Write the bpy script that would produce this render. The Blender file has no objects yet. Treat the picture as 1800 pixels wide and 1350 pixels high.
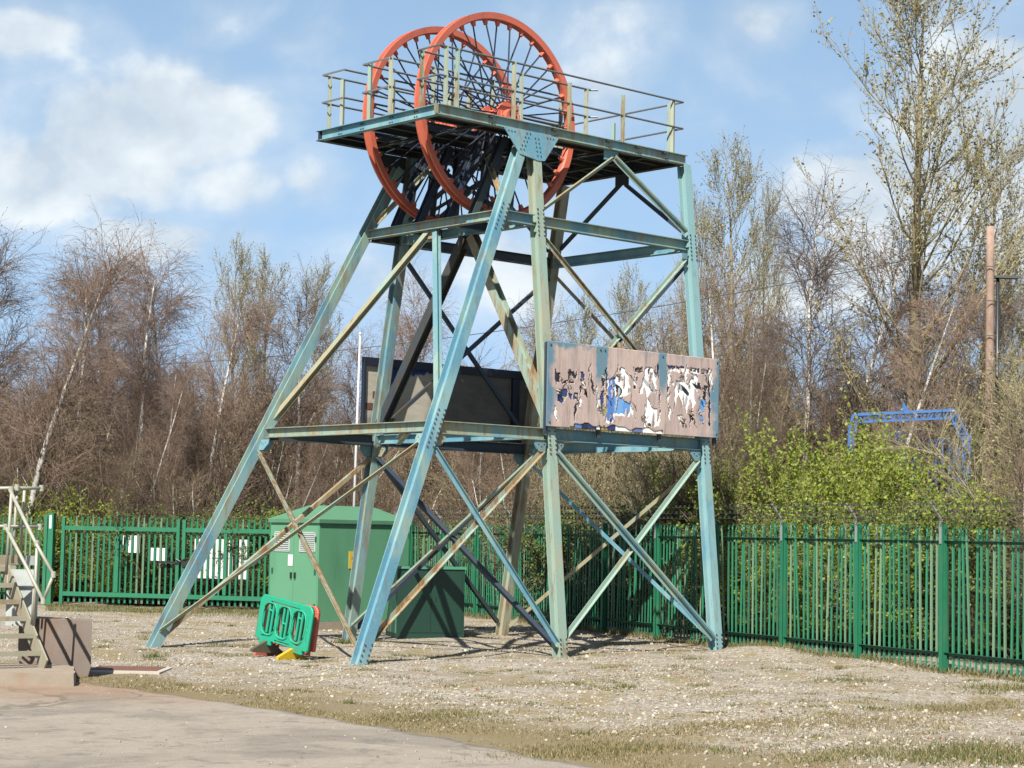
import bpy, math, random
import numpy as np
from mathutils import Vector, Matrix

# ------------------------------------------------------------------ camera, sky, sun, exposure
SC = bpy.context.scene
COL = SC.collection
rad = math.radians
CAM = np.array((-23.6977, -29.6446, 2.2201))
CM = np.array(((0.738725, -0.67374, 0.018961), (-0.065495, -0.043757, 0.996893), (0.670817, 0.737672, 0.076451)))
FPX = 3472.99
cd = bpy.data.cameras.new('camera'); cam = bpy.data.objects.new('camera', cd); COL.objects.link(cam)
cd.sensor_width = 36.0; cd.lens = FPX / 1800.0 * 36.0; cd.clip_end = 4000; cd.clip_start = 0.3
rm = Matrix(((CM[0][0], CM[1][0], -CM[2][0]), (CM[0][1], CM[1][1], -CM[2][1]), (CM[0][2], CM[1][2], -CM[2][2])))
cam.matrix_world = Matrix.Translation(Vector(CAM)) @ rm.to_4x4()
SC.camera = cam

SUN_EL, SUN_H = 47.0, Vector((0.855, 0.52, 0)).normalized()      # direction the light travels
tv = Vector((SUN_H.x * math.cos(rad(SUN_EL)), SUN_H.y * math.cos(rad(SUN_EL)), -math.sin(rad(SUN_EL))))
sd = bpy.data.lights.new('sun', 'SUN'); sun = bpy.data.objects.new('sun', sd); COL.objects.link(sun)
sd.energy = 5.0; sd.angle = rad(0.55); sd.color = (1.0, 0.95, 0.86)
sun.rotation_euler = tv.to_track_quat('-Z', 'Y').to_euler(); sun.location = (-30, -20, 40)

SC.view_settings.view_transform = 'Standard'; SC.view_settings.look = 'None'
SC.view_settings.exposure = 0.98; SC.cycles.max_bounces = 5; SC.cycles.diffuse_bounces = 2; SC.view_settings.gamma = 1.0; SC.view_settings.use_curve_mapping = False

W = bpy.data.worlds.new('World'); SC.world = W; W.use_nodes = True


class NT:
    """small helper around a node tree"""
    def __init__(s, tree):
        s.t = tree; s.n = tree.nodes; s.l = tree.links

    def new(s, typ, **kw):
        n = s.n.new(typ)
        for k, v in kw.items():
            if k == 'inp':
                for a, b in v.items():
                    s.put(n.inputs[a], b)
            else:
                setattr(n, k, v)
        return n

    def put(s, sock, v):
        if isinstance(v, bpy.types.NodeSocket):
            s.l.new(v, sock)
        elif isinstance(v, tuple) and len(v) == 3 and sock.type == 'RGBA':
            sock.default_value = (*v, 1)
        else:
            sock.default_value = v

    def math(s, op, a, b=0.0, c=0.0, clamp=False):
        n = s.new('ShaderNodeMath', operation=op, use_clamp=clamp)
        s.put(n.inputs[0], a); s.put(n.inputs[1], b); s.put(n.inputs[2], c)
        return n.outputs[0]

    def mix(s, f, a, b, mode='MIX'):
        n = s.new('ShaderNodeMix', data_type='RGBA', blend_type=mode)
        s.put(n.inputs[0], f); s.put(n.inputs[6], a); s.put(n.inputs[7], b)
        return n.outputs[2]

    def noise(s, vec, scale, detail=4, rough=0.55, dist=0.0):
        n = s.new('ShaderNodeTexNoise', inp={'Scale': scale, 'Detail': detail, 'Roughness': rough, 'Distortion': dist})
        if vec is not None:
            s.l.new(vec, n.inputs['Vector'])
        return n.outputs['Fac']

    def ramp(s, f, lo, hi):
        n = s.new('ShaderNodeMapRange', interpolation_type='SMOOTHSTEP')
        s.put(n.inputs['Value'], f); n.inputs['From Min'].default_value = lo; n.inputs['From Max'].default_value = hi
        return n.outputs['Result']

    def scale(s, vec, xyz, loc=(0, 0, 0)):
        n = s.new('ShaderNodeMapping'); s.l.new(vec, n.inputs['Vector'])
        n.inputs['Scale'].default_value = xyz; n.inputs['Location'].default_value = loc
        return n.outputs[0]


SKY_STRENGTH = 0.05
wn = NT(W.node_tree)
for n in list(wn.n):
    wn.n.remove(n)
sky = wn.new('ShaderNodeTexSky', sky_type='NISHITA', sun_disc=False, sun_elevation=rad(SUN_EL), altitude=50.0,
             air_density=1.0, dust_density=0.6, ozone_density=2.2,
             sun_rotation=math.atan2(-SUN_H.x, -SUN_H.y))
tc = wn.new('ShaderNodeTexCoord')
gen = tc.outputs['Generated']
sep = wn.new('ShaderNodeSeparateXYZ'); wn.l.new(gen, sep.inputs[0])
az = wn.math('ARCTAN2', sep.outputs[0], sep.outputs[1])
el = wn.math('ARCSINE', sep.outputs[2])
YAW = math.atan2(CM[2][0], CM[2][1]); PIT = math.asin(CM[2][2])


def ang(px, py):
    d = CM.T @ np.array(((px - 900) / FPX, -(py - 675) / FPX, 1.0)); d /= np.linalg.norm(d)
    return math.atan2(d[0], d[1]), math.asin(d[2])


# cumulus banks standing in the sky, each at its bearing and height (degrees wide, degrees high, weight)
BANKS = [(300, 220, 2.9, 1.5, .75), (200, 300, 3.2, 1.2, .6), (420, 330, 2.6, 1.2, .55), (540, 320, 1.1, 1.0, .6), (30, 55, 1.6, .75, .52),
         (60, 330, 2.2, 1.2, .55), (330, 420, 4.5, .8, .45), (520, 60, 1.6, .8, .26), (420, 40, 2.4, .9, .3), (620, 480, 3.5, 1.2, .40),
         (1750, 190, 2.6, 2.0, 1.1), (1490, 345, 1.9, 1.0, .8), (1640, 300, 2.2, 1.2, .75), (1340, 30, 1.4, .8, .34),
         (1060, 160, 1.0, .8, .26), (960, 500, 4.0, 1.2, .42), (1400, 480, 4.0, 1.0, .45), (1800, 420, 2.0, 1.4, .5),
         (2100, 300, 4.0, 2.0, .6), (-400, 250, 5.0, 2.0, .6)]
tot = None
for px, py, w_, h_, amp in BANKS:
    a0, e0 = ang(px, py)
    da = wn.math('DIVIDE', wn.math('SUBTRACT', az, a0), rad(w_))
    de = wn.math('DIVIDE', wn.math('SUBTRACT', el, e0), rad(h_))
    q = wn.math('ADD', wn.math('MULTIPLY', da, da), wn.math('MULTIPLY', de, de))
    g = wn.math('MULTIPLY', wn.math('EXPONENT', wn.math('MULTIPLY', q, -0.8)), amp * 1.25)
    tot = g if tot is None else wn.math('MAXIMUM', tot, g)
far = wn.math('MULTIPLY', wn.ramp(wn.noise(wn.scale(gen, (3, 3, 6)), 1.3, 3), .45, .7), .5)
outside = wn.ramp(wn.math('ABSOLUTE', wn.math('SUBTRACT', az, YAW)), .35, .6)
tot = wn.math('MAXIMUM', tot, wn.math('MULTIPLY', far, wn.math('MAXIMUM', outside, wn.ramp(el, .22, .4))))
cvec = wn.scale(gen, (1, 1, 1.35)); cvec2 = wn.scale(gen, (1, 1, 1.35), (.010, .010, -.016))
cn1 = wn.noise(cvec, 11.0, 9, .52, .25)
cn2 = wn.noise(cvec2, 11.0, 9, .52, .25)
dens = wn.math('ADD', tot, wn.math('MULTIPLY', wn.math('SUBTRACT', cn1, .5), 1.9))
cmask = wn.math('MAXIMUM', wn.ramp(dens, .14, .60), wn.math('MULTIPLY', wn.ramp(dens, -.1, .5), .45))
lit = wn.math('ADD', .50, wn.math('MULTIPLY', wn.math('SUBTRACT', cn1, cn2), 4.2), clamp=True)
thick = wn.math('MULTIPLY', wn.ramp(dens, .55, 1.25), .45)
ccol = wn.mix(wn.math('SUBTRACT', lit, thick, clamp=True), (7.6, 8.9, 10.2), (12.2, 12.9, 13.2))
hz = wn.math('ADD', wn.math('MULTIPLY', wn.ramp(wn.math('MULTIPLY', el, -1), -.30, .0), .5), wn.math('MULTIPLY', wn.ramp(wn.math('MULTIPLY', el, -1), -.55, -.24), .66))
base = wn.mix(hz, wn.mix(1.0, sky.outputs[0], (1.0, 1.02, 1.03), 'MULTIPLY'), (5.6, 8.5, 12.2))
wcol = wn.mix(1.0, wn.mix(wn.math('MULTIPLY', cmask, .93), base, ccol), (.80, .80, .80), 'MULTIPLY')
bg = wn.new('ShaderNodeBackground'); wn.l.new(wcol, bg.inputs[0]); bg.inputs[1].default_value = SKY_STRENGTH
wo = wn.new('ShaderNodeOutputWorld'); wn.l.new(bg.outputs[0], wo.inputs[0])

REFL = (.68, .68, .68)          # even factor on most base colours, balanced against the exposure
rng = np.random.default_rng(7)
random.seed(7)


# ------------------------------------------------------------------ helpers
def at(px, D, z=0.0):
    """the point at depth D metres from the camera, bearing of picture column px, height z"""
    a = (px - 900) / FPX * D
    b = (z - CAM[2] - CM[0][2] * a - CM[2][2] * D) / CM[1][2]
    return Vector(CAM + CM.T @ np.array((a, b, D)))


def mat(name):
    m = bpy.data.materials.new(name); m.use_nodes = True
    t = NT(m.node_tree)
    for n in list(t.n):
        t.n.remove(n)
    p = t.new('ShaderNodeBsdfPrincipled'); o = t.new('ShaderNodeOutputMaterial')
    t.l.new(p.outputs[0], o.inputs[0])
    return m, t, p


def simple(name, col, rough=.6, var=.25, scale=6.0, metal=0.0, bump=0.0, dirt=None, dirt_amt=.3):
    m, t, p = mat(name)
    ob = t.new('ShaderNodeTexCoord').outputs['Object']
    n = t.noise(ob, scale, 6, .6)
    rnd = t.new('ShaderNodeObjectInfo').outputs['Random']
    f = t.math('ADD', t.math('MULTIPLY', n, 2 * var), t.math('ADD', 1 - var - var * .3, t.math('MULTIPLY', rnd, var * .6)))
    mul = t.new('ShaderNodeCombineXYZ'); [t.l.new(f, mul.inputs[i]) for i in range(3)]
    c = t.mix(1.0, (*col,), mul.outputs[0], 'MULTIPLY')
    if dirt:
        c = t.mix(t.math('MULTIPLY', t.ramp(t.noise(t.scale(ob, (1, 1, .35)), scale * .7, 7, .7), .5, .72), dirt_amt), c, dirt)
    t.l.new(t.mix(1.0, c, REFL, 'MULTIPLY'), p.inputs['Base Color'])
    p.inputs['Roughness'].default_value = rough; p.inputs['Metallic'].default_value = metal
    if bump:
        b = t.new('ShaderNodeBump', inp={'Strength': bump, 'Distance': .01}); t.l.new(t.noise(ob, scale * 4, 6, .7), b.inputs['Height'])
        t.l.new(b.outputs[0], p.inputs['Normal'])
    return m


def steel(name, cols, rust=.35, seed=0.0, fleck=.35):
    """old flaking paint: several coats showing in patches, rust streaks and specks"""
    m, t, p = mat(name)
    ob = t.scale(t.new('ShaderNodeTexCoord').outputs['Object'], (1, 1, 1), (seed, seed * .7, 0))
    rnd = t.new('ShaderNodeObjectInfo').outputs['Random']
    st = t.scale(ob, (1, 1, .45))
    r2 = t.math('FRACT', t.math('MULTIPLY', rnd, 7.31))
    a = t.math('ADD', t.noise(st, 1.1, 5, .6), t.math('MULTIPLY', t.math('SUBTRACT', rnd, .5), .28))
    c = t.mix(t.ramp(a, .40, .60), cols[0], cols[1])
    b = t.math('ADD', t.noise(t.scale(st, (1, 1, 1), (9, 3, 5)), 1.6, 6, .65), t.math('MULTIPLY', t.math('SUBTRACT', r2, .5), .26))
    c = t.mix(t.math('MULTIPLY', t.ramp(b, .52, .68), .9), c, cols[2])
    fine = t.noise(ob, 22, 5, .7)
    c = t.mix(t.math('MULTIPLY', t.ramp(fine, .45, .75), fleck), c, (.42, .46, .40))
    rs = t.math('MULTIPLY', t.ramp(t.math('ADD', t.noise(t.scale(ob, (3, 3, .5), (2, 8, 1)), 2.2, 8, .7), t.math('MULTIPLY', t.math('SUBTRACT', r2, .5), .14)), .52, .67), rust)
    c = t.mix(rs, c, cols[3])
    spk = t.ramp(t.noise(ob, 14, 4, .8), .66, .74)
    c = t.mix(t.math('MULTIPLY', spk, rust), c, (.13, .055, .025))
    t.l.new(t.mix(1.0, c, REFL, 'MULTIPLY'), p.inputs['Base Color'])
    p.inputs['Roughness'].default_value = .62
    bm = t.new('ShaderNodeBump', inp={'Strength': .35, 'Distance': .004}); t.l.new(fine, bm.inputs['Height']); t.l.new(bm.outputs[0], p.inputs['Normal'])
    return m


PALE, BLUE, OLIVE, RUST = (.30, .43, .36), (.15, .33, .39), (.37, .33, .20), (.27, .135, .055)
CREAM = (.42, .405, .29)
M = {}
M['steel'] = steel('tower_paint', (PALE, BLUE, OLIVE, RUST), .55)
M['steel_blue'] = steel('tower_paint_blue', ((.25, .45, .48), (.12, .32, .43), PALE, RUST), .5, 3.0)
M['steel_cream'] = steel('tower_paint_cream', (CREAM, PALE, OLIVE, RUST), .75, 12.0)
M['steel_tan'] = steel('tower_paint_worn', (OLIVE, PALE, (.35, .26, .135), RUST), .95, 6.0)
M['steel_pale'] = steel('stanchion_paint', ((.42, .46, .36), (.36, .42, .34), OLIVE, RUST), .8, 9.0)
M['steel_shaded'] = steel('tower_paint_shaded', ((.045, .065, .075), (.03, .05, .085), (.06, .065, .055), (.08, .04, .02)), .4, 2.0, .03)  # darkened copy of the tower paint: shade of far and under-deck members painted in
M['plate_dark'] = simple('deck_plate_dark', (.028, .03, .03), .7, .3, 3)  # near-black colour keeps the underside of the deck in painted shade
M['bolt'] = simple('bolt_dark', (.06, .06, .055), .6)
M['rail'] = simple('rail_galvanised', (.20, .215, .22), .5, .2, 8, .3)
M['wheel'] = simple('wheel_red_paint', (.68, .165, .10), .55, .2, 3, 0, .2, (.30, .10, .05), .55)
M['spoke'] = simple('spoke_navy', (.018, .024, .045), .5)
M['green'] = simple('fence_green', (.019, .195, .098), .5, .16, 5, 0, 0, (.12, .2, .11), .45)
M['green_dark'] = simple('fence_green_dark', (.016, .12, .062), .6, .2, 5, 0, 0, (.03, .05, .03), .5)  # dark copy carrying the rails' shade; also weathered pales and hinges
M['green_fade'] = simple('fence_green_faded', (.13, .25, .15), .65, .2, 5, 0, 0, (.22, .2, .14), .5)
M['green_fade2'] = simple('fence_green_chalky', (.07, .23, .135), .65, .25, 4, 0, 0, (.13, .11, .06), .5)
M['galv'] = simple('galvanised', (.42, .44, .45), .45, .15, 9, .3)
M['kiosk'] = simple('kiosk_green', (.125, .34, .195), .5, .08, 1.6, 0, 0, (.07, .22, .12), .5)
M['kiosk_roof'] = simple('kiosk_roof_green', (.10, .26, .15), .55, .1, 2, 0, 0, (.07, .2, .1), .4)
M['cabinet'] = simple('cabinet_green_shaded', (.008, .045, .028), .45, .1, 2)  # cabinet green with the shade of the front painted in
M['cabinet_lit'] = simple('cabinet_green_lit', (.08, .29, .17), .45, .1, 2)  # same green painted lighter, for the sunlit side and lid
M['louvre'] = simple('louvre_grey', (.48, .52, .5), .5)
M['white'] = simple('sign_white', (.82, .82, .82), .5, .03)
M['yellow'] = simple('warning_yellow', (.75, .52, .06), .5, .05)
M['black'] = simple('black', (.02, .02, .02), .5)
M['bar_green'] = simple('barrier_green', (.012, .40, .235), .55, .12, 5, 0, .15, (.10, .24, .15), .75)
M['bar_red'] = simple('barrier_red', (.65, .14, .09), .45, .08, 4)
M['bar_yellow'] = simple('barrier_yellow', (.72, .47, .02), .5)
M['bar_foot'] = simple('barrier_foot_dark', (.10, .095, .06), .8)
M['conc'] = simple('old_concrete', (.33, .275, .215), .9, .25, 3, 0, .6, (.34, .19, .09), .7)
M['conc_brown'] = simple('stained_concrete', (.23, .185, .155), .9, .28, 2.2, 0, .5, (.27, .13, .07), .6)
M['conc_white'] = simple('white_concrete', (.55, .5, .43), .9, .2, 4, 0, .4)
M['rustplate'] = simple('rusty_plate', (.17, .075, .05), .8, .3, 6, 0, .3)
M['stair'] = simple('stair_cream_paint', (.36, .34, .25), .6, .15, 5, 0, .1, (.30, .16, .065), .75)
M['stairmesh'] = simple('stair_grating_rust', (.21, .10, .045), .75, .3, 8)
M['tube'] = simple('handrail_tube', (.44, .44, .36), .5, .14, 6, .1, 0, (.4, .27, .13), .55)
M['pole_white'] = simple('pole_white', (.62, .62, .63), .4, .03)
M['pole_wood'] = simple('pole_wood_red', (.42, .29, .225), .85, .3, 9, 0, .5, (.2, .1, .075), .6)
M['lamp'] = simple('lamp_dark', (.03, .035, .04), .4)
M['blue'] = simple('gate_blue', (.07, .20, .50), .45, .12, 4, 0, 0, (.1, .22, .45), .4)
M['wire'] = simple('wire_dark', (.08, .08, .08), .6)
M['ply'] = simple('ply_grey', (.25, .235, .20), .85, .35, 3, 0, .3, (.10, .10, .085), .7)
M['navy'] = simple('panel_navy', (.010, .015, .035), .6, .2, 3)


class MB:
    """collects shapes, builds them as one mesh object"""
    def __init__(s):
        s.v = []; s.f = []; s.m = []

    def add(s, vs, fs, m=0):
        o = len(s.v); s.v += [tuple(v) for v in vs]; s.f += [tuple(i + o for i in f) for f in fs]; s.m += [m] * len(fs)
        return s

    def frame_box(s, o, a, b, c, m=0):
        """box centred at o with half-axis vectors a, b, c"""
        o, a, b, c = map(Vector, (o, a, b, c))
        vs = [o + i * a + j * b + k * c for i in (-1, 1) for j in (-1, 1) for k in (-1, 1)]
        if a.cross(b).dot(c) < 0:
            fs = [(1, 3, 2, 0), (4, 6, 7, 5), (4, 5, 1, 0), (2, 3, 7, 6), (2, 6, 4, 0), (1, 5, 7, 3)]
        else:
            fs = [(0, 1, 3, 2), (5, 7, 6, 4), (0, 4, 5, 1), (6, 7, 3, 2), (0, 2, 6, 4), (3, 7, 5, 1)]
        return s.add(vs, [tuple(reversed(f)) for f in fs] if False else fs, m)

    def box(s, x0, y0, z0, x1, y1, z1, m=0):
        return s.frame_box(((x0 + x1) / 2, (y0 + y1) / 2, (z0 + z1) / 2), ((x1 - x0) / 2, 0, 0), (0, (y1 - y0) / 2, 0), (0, 0, (z1 - z0) / 2), m)

    def prism(s, p0, p1, prof, up, m=0):
        """profile (2D: side, up) swept from p0 to p1"""
        p0, p1, up = Vector(p0), Vector(p1), Vector(up)
        d = (p1 - p0).normalized(); x = d.cross(up).normalized(); u = x.cross(d).normalized()
        n = len(prof)
        vs = [p0 + x * a + u * b for a, b in prof] + [p1 + x * a + u * b for a, b in prof]
        fs = [(i, (i + 1) % n, n + (i + 1) % n, n + i) for i in range(n)]
        fs += [tuple(reversed(range(n))), tuple(range(n, 2 * n))]
        return s.add(vs, fs, m)

    def tube(s, pts, r, n=8, m=0, cap=True):
        pts = [Vector(p) for p in pts]
        rr = r if isinstance(r, (list, tuple)) else [r] * len(pts)
        o = len(s.v); k = len(pts)
        for i, p in enumerate(pts):
            d = (pts[min(i + 1, k - 1)] - pts[max(i - 1, 0)]).normalized()
            ref = Vector((0, 0, 1)) if abs(d.z) < .9 else Vector((1, 0, 0))
            x = d.cross(ref).normalized(); y = x.cross(d)
            for j in range(n):
                t = 2 * math.pi * j / n
                s.v.append(tuple(p + x * math.cos(t) * rr[i] + y * math.sin(t) * rr[i]))
        for i in range(k - 1):
            for j in range(n):
                a, b = o + i * n + j, o + i * n + (j + 1) % n
                s.f.append((a, b, b + n, a + n)); s.m.append(m)
        if cap:
            s.f.append(tuple(o + j for j in reversed(range(n)))); s.f.append(tuple(o + (k - 1) * n + j for j in range(n))); s.m += [m, m]
        return s

    def poly(s, outline, n, thick, m=0):
        """flat plate: outline points, extruded by thick along normal n"""
        n = Vector(n).normalized() * thick; k = len(outline)
        a = [Vector(p) for p in outline]
        return s.add(a + [p + n for p in a], [tuple(reversed(range(k))), tuple(range(k, 2 * k))] + [(i, (i + 1) % k, k + (i + 1) % k, k + i) for i in range(k)], m)

    def mesh(s, name, mats, smooth=False):
        me = bpy.data.meshes.new(name); me.from_pydata(s.v, [], s.f)
        for mm in (mats if isinstance(mats, (list, tuple)) else [mats]):
            me.materials.append(mm)
        if len(me.materials) > 1:
            me.polygons.foreach_set('material_index', s.m)
        if smooth:
            me.polygons.foreach_set('use_smooth', [True] * len(me.polygons))
        me.update()
        bmfix(me)
        return me

    def build(s, name, mats, parent=None, smooth=False):
        return link(name, s.mesh(name, mats, smooth), parent)


def bmfix(me):
    import bmesh
    b = bmesh.new(); b.from_mesh(me); bmesh.ops.recalc_face_normals(b, faces=b.faces); b.to_mesh(me); b.free()


def link(name, me, parent=None, loc=None, rot=None):
    o = bpy.data.objects.new(name, me); COL.objects.link(o)
    if parent is not None:
        o.parent = parent
    if loc is not None:
        o.location = loc
    if rot is not None:
        o.rotation_euler = rot
    return o


def tag(o, label=None, cat=None, group=None, kind=None):
    if label: o['label'] = label
    if cat: o['category'] = cat
    if group: o['group'] = group
    if kind: o['kind'] = kind
    return o


def thing(name, label, cat, loc=(0, 0, 0), rz=0.0, group=None):
    o = bpy.data.objects.new(name, None); COL.objects.link(o); o.empty_display_size = .3
    o.location = loc; o.rotation_euler = (0, 0, rz)
    return tag(o, label, cat, group)


def fast_mesh(name, V, F, mats, mi=None, smooth=False, attrs=None):
    """V (n,3), F (m,4) or (m,3) arrays"""
    me = bpy.data.meshes.new(name)
    k = F.shape[1]
    me.vertices.add(len(V)); me.vertices.foreach_set('co', np.ascontiguousarray(V, np.float32).ravel())
    me.loops.add(F.size); me.loops.foreach_set('vertex_index', np.ascontiguousarray(F, np.int32).ravel())
    me.polygons.add(len(F)); me.polygons.foreach_set('loop_start', np.arange(0, F.size, k, dtype=np.int32))
    me.polygons.foreach_set('loop_total', np.full(len(F), k, np.int32))
    for mm in (mats if isinstance(mats, (list, tuple)) else [mats]):
        me.materials.append(mm)
    if mi is not None:
        me.polygons.foreach_set('material_index', np.ascontiguousarray(mi, np.int32))
    if smooth:
        me.polygons.foreach_set('use_smooth', np.ones(len(F), bool))
    me.update(calc_edges=True); me.validate()
    return me


def H_prof(w, h, tf=.016, tw=.012):
    a, b, c = w / 2, h / 2, tw / 2
    return [(-a, -b), (a, -b), (a, -b + tf), (c, -b + tf), (c, b - tf), (a, b - tf), (a, b), (-a, b), (-a, b - tf), (-c, b - tf), (-c, -b + tf), (-a, -b + tf)]


def L_prof(w, h, t=.011):
    return [(0, 0), (w, 0), (w, t), (t, t), (t, h), (0, h)]


# ------------------------------------------------------------------ ground, road
def gz(x, y):
    """ground height"""
    x = np.asarray(x, float); y = np.asarray(y, float)
    n = .018 * np.sin(x * 1.3 + 2 * np.sin(y * .7)) + .016 * np.sin(y * 1.7 + 1.3 * np.sin(x * .9 + 2)) + .012 * np.sin(3.1 * x + 1.2) * np.sin(2.7 * y)
    m = np.clip((x + 8.9) / 1.2, 0, 1)
    hump = .13 * np.exp(-((x - 6.5) / .8) ** 2 - ((y + 4.3) / 1.3) ** 2) + .08 * np.exp(-((x - 6.2) / .9) ** 2 - ((y + 7.0) / 1.6) ** 2)
    return (n - .012) * m * np.clip(1 - (np.hypot(x, y) - 30) / 30, 0, 1) + hump


def ground():
    def axis(a, b, st):
        core = np.arange(a, b + 1e-6, st)
        out = np.array((4, 10, 25, 60, 140, 320, 700.0))
        return np.concatenate((a - out[::-1], core, b + out))
    xs, ys = axis(-26, 16, .3), axis(-30, 24, .3)
    X, Y = np.meshgrid(xs, ys, indexing='ij'); Z = gz(X, Y)
    V = np.stack((X, Y, Z), -1).reshape(-1, 3); ny = len(ys)
    i, j = np.meshgrid(np.arange(len(xs) - 1), np.arange(ny - 1), indexing='ij')
    a = (i * ny + j).ravel()
    F = np.stack((a, a + ny, a + ny + 1, a + 1), -1)
    m, t, p = mat('gravel_ground')
    pos = t.new('ShaderNodeNewGeometry').outputs['Position']
    vor = t.new('ShaderNodeTexVoronoi', inp={'Scale': 21.0, 'Randomness': 1.0}); t.l.new(pos, vor.inputs['Vector'])
    hue = t.new('ShaderNodeSeparateXYZ'); t.l.new(vor.outputs['Color'], hue.inputs[0])
    c = t.mix(hue.outputs[0], (.245, .213, .168), (.54, .49, .41))
    c = t.mix(t.ramp(hue.outputs[1], .72, .95), c, (.52, .49, .43))
    c = t.mix(t.math('MULTIPLY', t.ramp(hue.outputs[2], .82, .9), .8), c, (.26, .16, .10))
    c = t.mix(t.math('MULTIPLY', t.ramp(vor.outputs['Distance'], .35, .75), .5), c, (.15, .125, .095))
    patch = t.noise(t.scale(pos, (.9, .9, .9)), .45, 6, .62, .4)
    patch2 = t.noise(t.scale(pos, (1, 1, 1), (31, 17, 0)), .8, 6, .65, .3)
    fine = t.noise(pos, 9, 6, .75)
    pm = t.math('ADD', patch, t.math('MULTIPLY', t.math('SUBTRACT', fine, .5), .22))
    soil = t.mix(fine, (.17, .135, .09), (.36, .295, .20))
    moss = t.mix(t.noise(pos, 14, 5, .8), (.15, .12, .045), (.35, .265, .11))
    c = t.mix(t.math('MULTIPLY', t.ramp(pm, .50, .60), .75), c, soil)
    pm2 = t.math('ADD', patch2, t.math('MULTIPLY', t.math('SUBTRACT', fine, .5), .3))
    c = t.mix(t.math('MULTIPLY', t.ramp(pm2, .52, .61), .8), c, moss)
    # strip of thin turf along the road edge, and grass beyond the yard
    s = t.new('ShaderNodeSeparateXYZ'); t.l.new(pos, s.inputs[0])
    wob = t.math('MULTIPLY', t.math('SUBTRACT', t.noise(pos, .6, 5, .6), .5), 3.2)
    strip = t.math('SUBTRACT', 1.0, t.ramp(t.math('ADD', s.outputs[0], t.math('ADD', wob, t.math('MULTIPLY', t.math('SUBTRACT', fine, .5), .8))), -8.3, -6.6))
    turf = t.mix(t.noise(pos, 18, 5, .8), (.12, .095, .038), (.29, .22, .105))
    c = t.mix(t.math('MULTIPLY', strip, .85), c, turf)
    far = t.ramp(s.outputs[0], 11, 15)
    c = t.mix(far, c, t.mix(fine, (.05, .045, .02), (.13, .10, .05)))
    t.l.new(t.mix(1.0, c, REFL, 'MULTIPLY'), p.inputs['Base Color']); p.inputs['Roughness'].default_value = .95
    hgt = t.math('SUBTRACT', t.math('MULTIPLY', t.noise(pos, 7, 2, .5), .6), t.math('MULTIPLY', vor.outputs['Distance'], .6))
    b = t.new('ShaderNodeBump', inp={'Strength': .6, 'Distance': .02}); t.l.new(hgt, b.inputs['Height']); t.l.new(b.outputs[0], p.inputs['Normal'])
    tag(link('ground', fast_mesh('ground', V, F, m)), kind='structure')


ground()


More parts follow.
